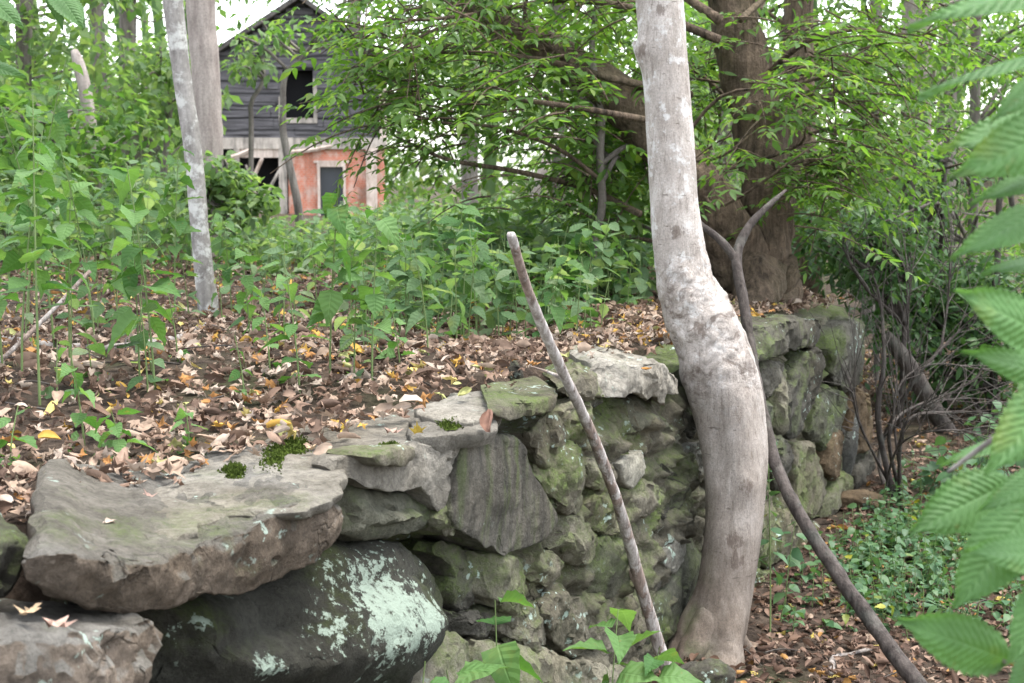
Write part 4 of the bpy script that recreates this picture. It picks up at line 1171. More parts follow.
# --- the big brown twin tree on the terrace
def big_tree():
    D = 6.9
    bp = at(752, 290, D); base = np.array([bp[0], D, tz(bp[0] - .15, D)])
    root = empty("twin_trunk_tree", base, "big furrowed brown tree forking near the ground behind the wall", "tree", TREE_GROUP)
    G = Geo()
    rA = [(758, 315, 48, D), (758, 285, 38, D), (763, 240, 29, D), (765, 190, 25, D), (757, 120, 24, D + .05), (742, 55, 25, D + .1), (732, 0, 24, D + .15), (722, -100, 22, D + .2), (710, -350, 16, D + .3), (720, -700, 8, D + .4)]
    pa, ra = px_path(rA); pa[0] = base + [0, 0, -.2]
    G.add(*tube(pa, ra, 40, 150, True, .28, 9, 31))
    rB = [(752, 285, 34, D - .05), (735, 245, 30, D - .12), (700, 190, 27, D - .2), (650, 130, 25, D - .25), (600, 85, 22, D - .2), (545, 50, 18, D), (470, 5, 14, D + .2), (380, -80, 10, D + .5), (290, -200, 5, D + .8)]
    pb, rb = px_path(rB)
    G.add(*tube(pb, rb, 36, 140, True, .25, 9, 32))
    # buttress roots
    for (x, y, dd), (x2, y2, d2) in (((745, 265, D), (700, 296, D - .1)), ((770, 270, D - .1), (800, 300, D + .1)), ((760, 275, D - .2), (748, 312, D - .55))):
        p1, p2 = at(x, y, dd), at(x2, y2, d2); p2[2] = tz(p2[0], p2[1]) - .03
        G.add(*tube([p1, (p1 + p2) / 2 - EZ * .03, p2], [.13, .09, .03], 12, 24, True, .35, 12, 7))
    g = np.random.default_rng(21)
    CG = Geo(); tw = []
    # low leafy boughs reaching left across the picture: drawn from the photograph's branch lines
    boughs = [([(640, 214), (590, 190), (520, 172), (450, 160), (410, 143), (392, 135)], 6.5, 3.2),
              ([(600, 180), (560, 150), (500, 128), (440, 122), (400, 110)], 6.3, 2.2),
              ([(690, 95), (610, 78), (540, 60), (450, 52), (400, 60), (370, 55)], 6.6, 4.0),
              ([(650, 120), (560, 105), (480, 95), (430, 85), (385, 92)], 6.2, 3.0),
              ([(720, 40), (640, 10), (560, 0), (470, 15), (410, 20), (365, 15)], 6.4, 4.0),
              ([(720, 20), (620, -40), (500, -45), (400, -30)], 6.8, 4.5),
              ([(640, 110), (600, 150), (585, 170), (560, 178)], 6.9, 2.0),
              ([(730, 100), (690, 70), (640, 85), (600, 130), (590, 160)], 7.2, 2.0),
              ([(760, 120), (800, 95), (850, 105), (890, 125)], 6.8, 2.5),
              ([(760, 80), (810, 40), (870, 30), (930, 45)], 6.9, 2.8),
              ([(770, 175), (810, 160), (850, 175)], 6.6, 2.0),
              
              ([(740, 20), (790, -20), (860, -40), (930, -30)], 7.0, 3.0),
              ([(690, 190), (720, 120), (700, 60)], 7.6, 1.6)]
    for bi, (line, D1, w) in enumerate(boughs):
        pts = np.array([at(x, y, D1 + .25 * math.sin(k * 1.7 + bi) ) for k, (x, y) in enumerate(line)])
        n = 26
        G.add(*tube(pts, np.linspace(w, .7, len(pts)) / FPX * D1 * 1.15, 8, 40, True, .15, 14, bi))
        cp = catmull(pts, n)
        for k in range(3, n):
            for rep in range(2 if g.uniform() < .45 else 1):
                tdir = cp[min(k + 1, n - 1)] - cp[k - 1]
                d = nz(tdir) + g.normal(0, .55, 3) * [1, 1, .45]
                o = cp[k] + g.normal(0, .05, 3) + g.normal(0, .13) * EZ
                spray(CG, tw, o, d, g.uniform(.2, .5), g.integers(3, 6), g.uniform(.042, .064), g, 3, T_LA, .3)
    for C, R, k in (((-.05, 6.6, 2.3), (.85, .9, .38), 70), ((.5, 7.4, 2.1), (.7, .7, .5), 40), ((1.7, 7.1, 2.0), (.75, .7, .5), 12), ((0, 6.9, 4.8), (2.4, 1.8, 1.1), 24), (at(785, 120, 6.25), (.3, .25, .5), 14), ((.25, 7.2, 1.55), (.3, .4, .2), 9)):
        allp = np.concatenate([catmull(np.array(pa[1:]), 60), catmull(np.array(pb), 60)])
        limbs(G, allp, np.array([C]) + g.normal(0, .1, (4, 3)), g, .012, 4)
        for o in ellip(g, k, C, R, .1):
            a = g.uniform(0, 2 * PI)
            spray(CG, tw, o, az(a, g.uniform(-.4, .15)), g.uniform(.25, .55), g.integers(4, 7), g.uniform(.042, .064), g, 3, T_LA, .35)
    for P, R in tw: G.add(*tube(P, R, 4, None, False))
    G.build("trunk", B_BROWN, root, True, base)
    CG.build("crown", L_CANOPY, root, True, base)
big_tree()
# slim grey stem and others right of centre
d0 = 6.6
g1 = at(592, 246, d0)
pp, rr = px_path([(592, 262, 5, d0), (594, 240, 4.5, d0), (602, 205, 4.2, d0), (600, 160, 4, d0), (601, 110, 3.6, d0), (592, 50, 3, d0), (598, -20, 2.4, d0), (590, -150, 1.2, d0)])
tree("slim_sapling", "slim grey sapling standing left of the pale tree under the leafy boughs", pp, rr, B_GREY, [(at(600, 120, 6.7), (.35, .35, .3), 8), (at(590, -120, 6.7), (.6, .6, .4), 10)], L_CANOPY, .09, 22, .25, T_LA, 41, 10, 6, 50, .1, 20)
pp, rr = px_path([(668, 300, 5, 7.6), (665, 230, 4.5, 7.6), (660, 190, 4.2, 7.6), (640, 100, 3.5, 7.6), (655, 0, 2.5, 7.6), (650, -120, 1.2, 7.6)])
tree("leafy_sapling", "leafy sapling with dark foliage just left of the pale trunk", pp, rr, B_GREY, [(at(625, 190, 7.5), (.24, .4, .35), 20), (at(640, 110, 7.7), (.3, .4, .3), 14)], L_CANOPY, .09, 30, .22, T_LA, 42, 8, 8, 40, .1, 20)
bgtree("woodland_tree", "dark upright trunk just right of the big forked tree", 810, 9.2, 15, B_BROWN, [(850, 165, 110, 70, .9, -.6, 15), (800, -80, 150, 100, 1.8, 0, 30)], L_LIGHT, .07, 60, .36, 51, 4, tpls=T_LA)
bgtree("woodland_tree", "second narrower dark trunk right of the big forked tree", 790, 10.5, 7, B_BROWN, [(820, 60, 70, 60, .9, 0, 26), (770, 190, 50, 60, .8, .4, 8)], L_LIGHT, .075, 50, .36, 52, 3, tpls=T_LA)
bgtree("woodland_tree", "light brown trunk beyond the end of the wall", 918, 11.5, 14, B_PINK, [(900, 110, 110, 60, 1.2, -.5, 15), (960, -60, 150, 90, 1.8, 0, 26)], L_LIGHT, .075, 60, .4, 53, -14, tpls=T_LA)
bgtree("woodland_tree", "thin tree at the right behind the serrated leaves", 975, 10.0, 5, B_GREY, [(960, 180, 70, 70, .9, 0, 15), (1000, 20, 70, 80, 1.0, 0, 22)], L_LIGHT, .07, 56, .36, 54, tpls=T_LA)
bgtree("woodland_tree", "slanting thin tree beyond the twin trunk on the right", 870, 13.5, 6, B_GREY, [(860, 60, 90, 70, 1.2, 0, 14), (840, 220, 80, 40, 1.0, 0, 14)], L_PALE, .09, 56, .42, 55, 30)
bgtree("woodland_tree", "dim trunk deep in the wood on the right", 945, 15.5, 9, B_GREY, [(930, 230, 120, 60, 1.4, 0, 20), (900, 30, 120, 80, 1.5, 0, 18)], L_LIGHT, .10, 56, .5, 56, 8)
bgtree("understory_tree", "low dark bush beyond the end of the wall on the right", 1000, 9.0, 3, B_DARK, [(985, 320, 60, 60, .7, 0, 30), (925, 330, 60, 50, .6, .6, 26), (960, 400, 60, 25, .5, .3, 12)], L_DARK, .08, 50, .32, 57, top=240, tpls=T_LA)
bgtree("understory_tree", "small green bush at the far corner of the wall", 905, 8.6, 2.5, B_DARK, [(880, 262, 46, 30, .5, 0, 24), (850, 235, 46, 26, .5, -.4, 16)], L_DARK, .07, 50, .26, 58, top=210, tpls=T_LA)
bgtree("woodland_tree", "tree between the house and the pale trunk, seen through the boughs", 560, 17, 7, B_GREY, [(540, 80, 120, 50, 1.6, 0, 22), (600, -60, 150, 80, 1.8, 0, 30)], L_PALE, .12, 46, .5, 59)
bgtree("woodland_tree", "tree far behind the big forked trunks", 730, 18, 9, B_GREY, [(720, 110, 90, 110, 1.6, 0, 30), (680, 200, 70, 40, 1.4, 0, 14)], L_PALE, .11, 56, .55, 60)
bgtree("woodland_tree", "tree in pale light beyond the low boughs", 470, 24, 8, B_GREY, [(470, 60, 90, 60, 2, 0, 26)], L_PALE, .16, 46, .6, 61)

bgtree("understory_tree", "leafy bush of fine leaves veiling the wood right of the wall end", 940, 9.6, 2.5, B_DARK, [(935, 275, 70, 40, .6, 0, 22), (900, 190, 60, 40, .6, 0, 14)], L_DARK, .065, 60, .3, 62, top=160, tpls=T_LA)
bgtree("understory_tree", "fine leaved bush filling the gap between dark trunk and serrated leaves", 880, 10.8, 2.5, B_GREY, [(860, 130, 70, 50, .7, 0, 16), (970, 250, 60, 50, .7, 0, 16)], L_LIGHT, .065, 60, .32, 63, top=90, tpls=T_LA)
# pale leaning dead poles beyond the boughs
def pole(name, label, rows, mat, cat="dead branch", sides=10, n=40, noise=.12, nf=14, seed=0, group=None, stubs=()):
    P, R = px_path(rows)
    base = P[0].copy()
    root = None
    G = Geo().add(*tube(P, R, sides, n, True, noise, nf, seed))
    for s in stubs:
        p, r = px_path(s); G.add(*tube(p, r, max(6, sides - 4), 16, True, noise, nf, seed + 1))
    o = G.build(name, mat, None, True, base)
    return tag(o, label, cat, group)
pole("dead_pole", "pale dead pole leaning among the weeds under the boughs", [(532, 200, 5, 14), (545, 165, 5, 14), (557, 135, 4, 14.2)], B_PINK)
pole("dead_pole", "thin pale upright dead stem right of the leaning pale pole", [(575, 215, 3, 15), (577, 160, 3, 15), (575, 128, 2.2, 15)], B_PINK)

# --- far woods: one mass behind everything
def far_woods():
    g = np.random.default_rng(90)
    G = Geo()
    n = 900
    px = g.uniform(-500, 1500, n); D = g.uniform(34, 60, n)
    C = []
    for x, d in zip(px, D):
        hi = 40 if x < 420 else -120
        if 120 < x < 345: hi = 75
        y = g.uniform(hi, 210)
        if 195 < x < 400 and d < 42: d += 14
        C.append(at(x, y, d))
    clump_leaves(G, np.array(C), 70, 1.5, .3, g, T_LO, .6)
    for x, d in zip(g.uniform(-400, 1400, 60), g.uniform(34, 60, 60)):
        if 195 < x < 400: continue
        b = at(x, 200, d); 
        zz = tz(b[0], d)
        G.add(*tube([[b[0], d, zz - .2], [b[0] + .2, d, zz + 4], [b[0] + g.normal(0, .6), d, zz + 9]], [.2, .16, .06], 6, 10))
    o = G.build("far_woods", L_PALE, None)
    o['kind'] = 'stuff'
far_woods()
# ================================================================== UNDERGROWTH, LITTER
def herb_geo(SG, LG, p, h, g, ls, tpls, n=None, lean=None):
    """one herb: a stem with opposite drooping leaves"""
    lean = g.normal(0, .12, 2) if lean is None else lean
    t = np.linspace(0, 1, 7)
    P = np.array(p) + np.outer(t * h, [0, 0, 1.0]); P[:, 0] += lean[0] * h * t ** 1.6; P[:, 1] += lean[1] * h * t ** 1.6
    SG.add(*tube(P, np.linspace(.0042, .0016, 7) * (.5 + .5 * h), 5, None, False))
    n = n or int(4 + h * 9)
    n = n if h < .3 else int(n * 1.45)
    a0 = g.uniform(0, 2 * PI)
    k = np.arange(n)
    f0 = .16 if h < .35 else .36
    f = np.clip(f0 + (1 - f0) * (k // 2 * 2 + g.uniform(-.4, .4, n)) / max(n - 1, 1), .12, 1)
    pos = np.stack([np.interp(f, t, P[:, i]) for i in range(3)], 1)
    a = a0 + (k % 2) * PI + (k // 2) * PI / 2 + g.normal(0, .3, n)
    d = az(a, g.normal(-.15, .35, n))
    nr = np.tile(EZ, (n, 1)) + g.normal(0, .3, (n, 3))
    s = ls * (1.1 - .3 * f) * g.uniform(.75, 1.25, n)
    pos = pos + d * (s * .18)[:, None]
    scatter(LG, pos, d, nr, s, tpls)

L_WEED = leaf_mat("weed_leaves", [(0, (.055, .115, .042)), (.4, (.085, .155, .065)), (.8, (.125, .20, .10)), (1, (.20, .26, .15))], .45, .65, 6, .4)
def undergrowth():
    g = np.random.default_rng(70)
    L = Geo(); St = Geo()
    cnt_ = lambda D, g: g.uniform() < .6
    zones = [
        ((385, 625), (4.7, 6.6), 75, (.16, .42), .08, 1.0),
        ((-60, 690), (3.4, 8.0), 330, (.06, .36), .06, 1.0),
        ((-80, 700), (8.0, 13), 520, (.3, .8), .075, 1.0),  # px range, depth range, count, height range, leaf size
        ((-60, 700), (7.0, 10.5), 460, (.2, .65), .085, .45),
        ((-80, 700), (10.5, 18), 800, (.4, 1.0), .10, 1.0),
        ((-200, 900), (18, 33), 900, (.5, 1.3), .14, 1.0),
        ((430, 640), (6.2, 8.0), 120, (.2, .55), .10, 1.0),
        ((-60, 160), (7, 9.5), 60, (.5, 1.1), .11, 1.0),
    ]
    for (x0, x1), (d0, d1), n, (h0, h1), ls, dens in zones:
        for k in range(n):
            D = math.exp(g.uniform(math.log(d0), math.log(d1))); px = g.uniform(x0, x1)
            X = (px - 512) / FPX * D
            nn = (X - P0[0]) * WN[0] + (D - P0[1]) * WN[1]
            if nn > -.5: continue
            if d0 < 4 and px < 330 and g.uniform() < .55: continue
            if d0 < 9 and px < 260 and D < 9.5 and g.uniform() < .45: continue
            if 6.5 < d0 < 7.5 and d1 > 10 and g.uniform() > sstep(7.0, 9.5, D) + (.35 if px > 400 else 0): continue
            z = tz(X, D)
            h = g.uniform(h0, h1)
            lim = 150 if px < 205 else (192 if px < 250 else (218 if px < 330 else (204 if px < 415 else 198)))
            hmax = at(px, lim + g.uniform(-8, 25), D)[2] - z
            if h > hmax: h = hmax * g.uniform(.8, 1.0)
            if h < .12: continue
            herb_geo(St, L, (X, D, z), h, g, ls, (T_OV if cnt_(D, g) else T_TALL) if D < 14 else T_LO)
    o = L.build("undergrowth", L_WEED, None); o['kind'] = 'stuff'
    o = St.build("undergrowth_stems", M_STEM, None); o['kind'] = 'stuff'
undergrowth()

def ground_cover():
    """low dark herbs on the ground below the wall, at the right"""
    g = np.random.default_rng(71)
    L = Geo(); St = Geo()
    n = 0
    while n < 520:
        px, py = g.uniform(770, 1060), g.uniform(440, 640)
        w = math.exp(-((px - 930) / 110) ** 2 - ((py - 560) / 60) ** 2)
        if g.uniform() > w * 1.1: continue
        p = ground_at_fast(px, py)
        if (p - P0) @ WN < .15: continue
        herb_geo(St, L, p, g.uniform(.03, .17), g, g.uniform(.024, .058), T_OV if n % 3 else T_TALL, 6); n += 1
    for k in range(260):
        D = g.uniform(6.5, 16); px = g.uniform(880, 1200); X = (px - 512) / FPX * D
        if (X - P0[0]) * WN[0] + (D - P0[1]) * WN[1] < .3: continue
        herb_geo(St, L, (X, D, tz(X, D)), g.uniform(.1, .5), g, .09, T_OV, 8)
    o = L.build("ground_cover", L_HERB2, None); o['kind'] = 'stuff'
    o = St.build("ground_cover_stems", M_STEM, None); o['kind'] = 'stuff'
def ground_at_fast(px, py):
    r = ray(px, py)
    z = tz(*(plane(px, py, 0.0)[:2]))
    p = plane(px, py, z); p = plane(px, py, tz(p[0], p[1])); p[2] = tz(p[0], p[1])
    return p
ground_cover()

def litter_mat(name, stops):
    t = NT(name)
    g = t.n('ShaderNodeNewGeometry')
    col = t.ramp(g.outputs['Random Per Island'], stops, 'CONSTANT')
    tc = t.n('ShaderNodeTexCoord')
    nn = t.noise(tc.outputs['Object'], 38, 6, .7)
    col = t.mix(.8, col, t.ramp(nn, [(.3, .55), (.7, 1.3)]), 'MULTIPLY')
    p = t.n('ShaderNodeBsdfPrincipled'); t.l(col, p.inputs['Base Color']); p.inputs['Roughness'].default_value = .75
    p.inputs['Specular IOR Level'].default_value = .2
    tr = t.n('ShaderNodeBsdfTranslucent'); t.l(col, tr.inputs[0])
    mx = t.n('ShaderNodeMixShader'); mx.inputs[0].default_value = .15
    t.l(p.outputs[0], mx.inputs[1]); t.l(tr.outputs[0], mx.inputs[2]); t.l(mx.outputs[0], t.out.inputs[0])
    return t.m
M_LIT = litter_mat("dead_leaves", [(0, (.19, .125, .09)), (.16, (.29, .21, .155)), (.30, (.09, .058, .042)), (.46, (.30, .225, .17)), (.58, (.22, .15, .11)), (.68, (.36, .29, .235)), (.80, (.12, .075, .052)), (.90, (.34, .17, .06)), (.935, (.45, .27, .06)), (.965, (.50, .40, .14)), (.985, (.30, .30, .12))])
M_LIT2 = litter_mat("brown_leaves", [(0, (.10, .06, .042)), (.2, (.17, .11, .08)), (.4, (.07, .042, .03)), (.6, (.22, .15, .11)), (.75, (.13, .08, .055)), (.88, (.27, .20, .15)), (.94, (.30, .16, .05)), (.975, (.38, .30, .08))])

def litter():
    g = np.random.default_rng(80)
    G = Geo()
    N = 36000
    s = g.uniform(-4.2, 9.0, N); n = -(.06 + g.exponential(1.3, N) + g.uniform(0, 1.0, N) * .2)
    n = np.where(g.uniform(size=N) < .5, -g.uniform(.3, 5.5, N), n)
    X = P0[0] + s * WU[0] + n * WN[0]; Y = P0[1] + s * WU[1] + n * WN[1]
    keep = (Y < 12.5)
    # bare capstones near the camera: litter thins out towards the edge
    edge = .22 + .13 * fbm(np.stack([s * 1.6, n * 0, n * 0], 1), 3, 4) - .20 * sstep(-2.15, -1.75, s)
    keep &= (-n > edge) | (g.uniform(size=N) < .02 + .10 * sstep(-.4, .3, s))
    keep &= -n > .05
    X, Y, n, s = X[keep], Y[keep], n[keep], s[keep]
    k = len(X)
    z = terrain(X, Y)
    onslab = (-n < .62) & (s < 2.8)
    z = np.where(onslab, np.maximum(z, .992 + .055 * np.exp(-((s + 1.1) / .9) ** 2) - .06 * sstep(1.2, 2.6, s)), z) + .004 + g.uniform(0, .03, k)
    d = az(g.uniform(0, 2 * PI, k), g.normal(0, .25, k))
    nr = np.tile(EZ, (k, 1)) + g.normal(0, .6, (k, 3))
    nr = np.where((g.uniform(size=k) < .2)[:, None], nr + g.normal(0, 1.0, (k, 3)), nr)
    nr *= np.where(g.uniform(size=k) < .35, -1, 1)[:, None]
    sz = g.uniform(.024, .058, k) * np.where(g.uniform(size=k) < .12, 1.3, 1)
    scatter(G, np.stack([X, Y, z + .004], 1), d, nr, sz, T_LIT, np.where(g.uniform(size=k) < .78, g.integers(0, 8, k), g.integers(8, 14, k)))
    o = G.build("leaf_litter", M_LIT, None); o['kind'] = 'stuff'
    G = Geo(); N = 30000
    X = g.uniform(.4, 5.5, N); Y = 3.6 + 7.4 * g.uniform(0, 1, N) ** 2
    nn = (X - P0[0]) * WN[0] + (Y - P0[1]) * WN[1]
    m = nn > .02; X, Y = X[m], Y[m]; k = len(X)
    z = terrain(X, Y) + .006 + g.uniform(0, .02, k)
    d = az(g.uniform(0, 2 * PI, k), g.normal(0, .25, k)); nr = np.tile(EZ, (k, 1)) + g.normal(0, .4, (k, 3))
    nr *= np.where(g.uniform(size=k) < .35, -1, 1)[:, None]
    scatter(G, np.stack([X, Y, z], 1), d, nr, g.uniform(.025, .055, k), T_LIT)
    o = G.build("brown_leaf_litter", M_LIT2, None); o['kind'] = 'stuff'
    # small dead twigs in the litter
    G = Geo()
    for k in range(420):
        ss, n_ = g.uniform(-3, 6), -g.uniform(.4, 4.5)
        if k % 3 == 0: ss, n_ = g.uniform(-.5, 6), g.uniform(.1, 3.0)
        x = P0[0] + ss * WU[0] + n_ * WN[0]; y = P0[1] + ss * WU[1] + n_ * WN[1]
        a = g.uniform(0, 2 * PI); L = g.uniform(.05, .3); dv = az(a, 0.0)
        q = np.array([x, y, 0]); P = np.array([q, q + dv * L * .5 + g.normal(0, .012, 3), q + dv * L])
        P[:, 2] = [tz(*v[:2]) + .02 for v in P]; P[1, 2] += .01
        G.add(*tube(P, [.003, .0026, .0014], 5, 7, False))
    o = G.build("twig_litter", B_DARK, None); o['kind'] = 'stuff'
litter()

# --- leaves lying on the capstones, things of their own
def one_leaf(px, py, z, size, k, col, label, name="fallen_leaf", pitch=0.0, a=None, D=None):
    p = plane(px, py, z) if D is None else at(px, py, D)
    g = np.random.default_rng(k + 900)
    G = Geo()
    scatter(G, [p + EZ * .008], [az(g.uniform(0, 2 * PI) if a is None else a, pitch)], [EZ + g.normal(0, .25, 3)], size, [T_LIT[k % 14]])
    m = litter_mat("fallen_leaf_%d" % k, [(0, col), (.5, tuple(c * .9 for c in col))])
    o = G.build(name, m, None, True, p)
    tag(o, label, "leaf", "single fallen leaves on the capstones")
YEL, TAN, PINK, ORA, BRN = (.50, .36, .07), (.42, .31, .20), (.40, .27, .22), (.42, .20, .05), (.20, .11, .08)
for a in [(48, 517, 1.012, .06, 2, YEL, "big yellow and tan curled leaf on the left end of the long capstone", 'fallen_leaf'),
          (148, 503, .999, .045, 4, PINK, "pinkish leaf lying alone on the pale mortar of the long capstone"),
          (248, 442, 1.012, .06, 1, TAN, "tan lobed leaf beside the moss cushions"),
          (418, 435, 1.035, .05, 1, YEL, "upright yellow leaf pair on the mortar above the green stone", 'fallen_leaf', .9),
          (391, 434, 1.028, .045, 5, PINK, "pale folded leaf left of the upright yellow leaf"),
          (311, 452, 1.012, .04, 2, TAN, "small curled beige leaf right of the larger moss cushion"),
          (489, 424, 1.035, .07, 10, BRN, "upright curled brown leaf on top of the tall dark block", 'fallen_leaf', .8),
          (345, 433, 1.02, .03, 9, YEL, "tiny yellow curled leaf on the mortar"),
          (646, 371, 1.035, .03, 11, ORA, "small orange leaf on the light cap beside the trunk")]:
    one_leaf(*a)
one_leaf(30, 616, None, .055, 1, TAN, "crumpled tan leaf on the lower left slab", D=1.9)
one_leaf(56, 628, None, .05, 5, PINK, "pinkish brown leaf on the lower left slab under the long capstone", D=1.85)

# --- sticks
def stick_mat():
    t = NT("peeling_stick")
    tc = t.n('ShaderNodeTexCoord'); v = tc.outputs['Object']
    a = t.noise(t.mapped(v, (1, 1, .2)), 60, 8, .7)
    col = t.ramp(a, [(.32, (.15, .12, .105)), (.5, (.30, .27, .25)), (.66, (.50, .47, .45))])
    b = t.noise(t.mapped(v, (1, 1, .5)), 9, 6, .65)
    col = t.mix(t.ramp(b, [(.48, 0.0), (.52, .85)]), col, t.ramp(a, [(.35, (.10, .07, .055)), (.65, (.27, .20, .165))]))
    return t.surf(col, .9, t.bump(t.math('ADD', a, t.math('MULTIPLY', t.ramp(b, [(.48, 0.0), (.52, 1.0)]), .6)), 1.0, .006))
B_STICK = stick_mat() if True else bark_mat("bleached_stick", (.17, .14, .125), (.46, .42, .39), .15, 40, 0, .9, .006, .35, (.5, .47, .45))
pole("fallen_branch", "straight bleached pole leaning against the wall", [(690, 715, 7.4, 4.22), (672, 683, 7.0, 4.2), (645, 600, 6.5, 4.1), (620, 510, 6.0, 3.95), (590, 430, 5.7, 3.78), (558, 362, 5.3, 3.62), (530, 296, 5.0, 3.48), (513, 241, 4.6, 3.365), (511, 236, 3.2, 3.355), (512, 233, 1.2, 3.35)], B_STICK, sides=16, n=120, noise=.2, nf=30,
     stubs=[[(640, 588, 4, 4.09), (633, 578, 3, 4.07), (630, 570, 1.5, 4.06)], [(566, 380, 3, 3.66), (548, 372, 1.5, 3.66), (530, 366, .8, 3.66)]])
pole("fallen_branch", "dark forked branch leaning behind the pale trunk down to the leafy ground", [(930, 700, 10, 4.15), (905, 668, 9, 4.2), (870, 620, 8.4, 4.3), (835, 570, 7.6, 4.4), (800, 515, 6.8, 4.5), (778, 470, 6.3, 4.6), (764, 420, 6.4, 4.7), (754, 370, 5.8, 4.85), (745, 310, 5.4, 4.95), (737, 258, 5.2, 5.05), (748, 228, 4.2, 5.1), (768, 206, 3, 5.15), (786, 190, 1.4, 5.2)], B_DARK, sides=14, n=130, noise=.2, nf=26,
     stubs=[[(738, 262, 5, 5.05), (722, 242, 4, 5.06), (700, 224, 3.2, 5.1), (688, 214, 2.2, 5.1)]])
gp = ground_at(3, 362)
pole("fallen_branch", "thin grey stick slanting over the litter at the left edge", [(-25, 378, 2.6, 3.9), (0, 361, 2.5, 3.95), (45, 318, 2.3, 4.05), (90, 271, 2, 4.15)], B_STICK, sides=8, n=30)
P_ = [ground_at(x, y) for x, y in ((-20, 338), (30, 348), (80, 352), (130, 350), (175, 342), (205, 328))]
pole("fallen_branch", "long low grey branch lying in the litter before the slender tree", [(x, y - 3, w, p[1]) for (x, y), w, p in zip(((-20, 338), (30, 348), (80, 352), (130, 350), (175, 342), (205, 328)), (6, 6, 5.5, 5, 4.5, 3), P_)], B_DEAD, n=60, noise=.2)
P_ = [ground_at(x, y) for x, y in ((835, 690), (832, 662), (850, 655), (872, 650))]
pole("fallen_branch", "short pale forked stick on the brown leaves at the foot of the dark branch", [(835, 690, 4, P_[0][1]), (833, 660, 3.6, P_[1][1]), (852, 655, 3.4, P_[2][1]), (874, 648, 2.8, P_[3][1])], B_DEAD, n=30, noise=.2, nf=30)
P_ = [ground_at(x, y) for x, y in ((600, 330), (650, 345))]
pole("fallen_branch", "pale twig lying on the cap left of the crooked trunk", [(590, 326, 2, P_[0][1]), (620, 334, 2.2, P_[0][1]), (662, 343, 2.4, P_[1][1])], B_DEAD, n=24)

# --- loose rocks
def rock(name, label, c, r, mat, seed):
    g = np.random.default_rng(seed)
    bm = bmesh.new(); bmesh.ops.create_icosphere(bm, subdivisions=5, radius=1.0)
    V = np.array([v.co[:] for v in bm.verts]); F = np.array([[v.index for v in f.verts] for f in bm.faces]); bm.free()
    for k in range(9):
        d = nz(g.normal(0, 1, 3)); ex = np.maximum(V @ d - g.uniform(.6, .85), 0); V = V - ex[:, None] * d
    V = V * (1 + .18 * fbm(V * 1.6, 4, seed))[:, None] * r
    V = V + .006 * fbm(V * 40 + 3, 3, seed)[:, None]
    o = Geo().add(V + c, F).build(name, mat, None, True, np.asarray(c, float))
    tag(o, label, "rock")
p = at(700, 668, 4.25); rock("rock", "dark rock at the foot of the pale trunk", (p[0], 4.25, .03), np.array([.11, .08, .07]), M_DARK, 4)
p = ground_at(858, 510); rock("rock", "pale tan stone on the ground by the far end of the wall", p + EZ * .02, np.array([.13, .09, .07]), M_ORANGE, 5)
p = ground_at(836, 452); rock("rock", "large grey boulder at the far foot of the wall", np.array([1.55, 6.95, .28]), np.array([.16, .16, .32]), M_BLUE, 6)
p = at(514, 368, 4.0); rock("rock", "small dark stone standing in the litter left of the pole", (p[0], 4.0, 1.02), np.array([.026, .024, .04]), M_DARK, 7)
p = at(130, 140, 15); rock("boulder", "pale boulder half hidden in the weeds left of the slender tree", (p[0], 15, p[2] - .2), np.array([.35, .3, .35]), M_PALE, 8)

# --- brush at the end of the wall
def brush():
    base = np.array([1.95, 7.0, tz(1.95, 7.0)])
    root = empty("dead_shrub", base, "dark bare shrub with spreading twigs at the far end of the wall", "shrub")
    G = Geo()
    lines = [([(870, 480), (878, 420), (884, 360), (880, 300), (868, 262)], 6.9, 6.5), ([(868, 290), (850, 262), (846, 240)], 6.9, 4),
             ([(870, 480), (890, 430), (930, 400), (985, 388)], 6.8, 4), ([(872, 470), (905, 425), (950, 412), (1010, 415)], 6.6, 3.5),
             ([(868, 475), (880, 450), (915, 380), (960, 330), (975, 315)], 7.2, 4.5), ([(872, 470), (900, 445), (950, 430), (1000, 440)], 6.5, 2.5),
             ([(866, 470), (862, 430), (852, 390), (846, 372)], 6.7, 3), ([(875, 470), (895, 400), (930, 365), (1000, 372)], 7.0, 2.5), ([(880, 440), (925, 405), (970, 398)], 6.9, 2.2), ([(915, 382), (908, 330), (912, 270)], 7.2, 2.5), ([(940, 355), (948, 300), (950, 250)], 7.3, 2.5)]
    g = np.random.default_rng(5)
    for k, (ln, D, w) in enumerate(lines):
        pts = np.array([at(x, y, D + .12 * math.sin(3 * i + k)) for i, (x, y) in enumerate(ln)])
        if ln[0][1] > 460: pts[0] = base + g.normal(0, .05, 3) * [1, 1, 0] - EZ * .05
        G.add(*tube(pts, np.linspace(w * .62, .5, len(pts)) / FPX * D, 8, 30, True, .2, 16, k))
        cp = catmull(pts, 12)
        for m in list(range(3, 12)) * 2:
            q = cp[m]; d = nz(cp[m] - cp[m - 2]) + g.normal(0, .45, 3)
            G.add(*tube([q, q + d * .18, q + d * g.uniform(.25, .5) + g.normal(0, .05, 3)], [.0028, .002, .0009], 5, 6, False))
    G.build("branches", B_DARK, root, True, base)
brush()
pole("fallen_log", "light brown log leaning beyond the end of the wall", [(975, 480, 9, 8.6), (940, 420, 9, 8.5), (905, 360, 8, 8.4), (885, 335, 6, 8.4)], B_DARK, "log", n=40, noise=.2)

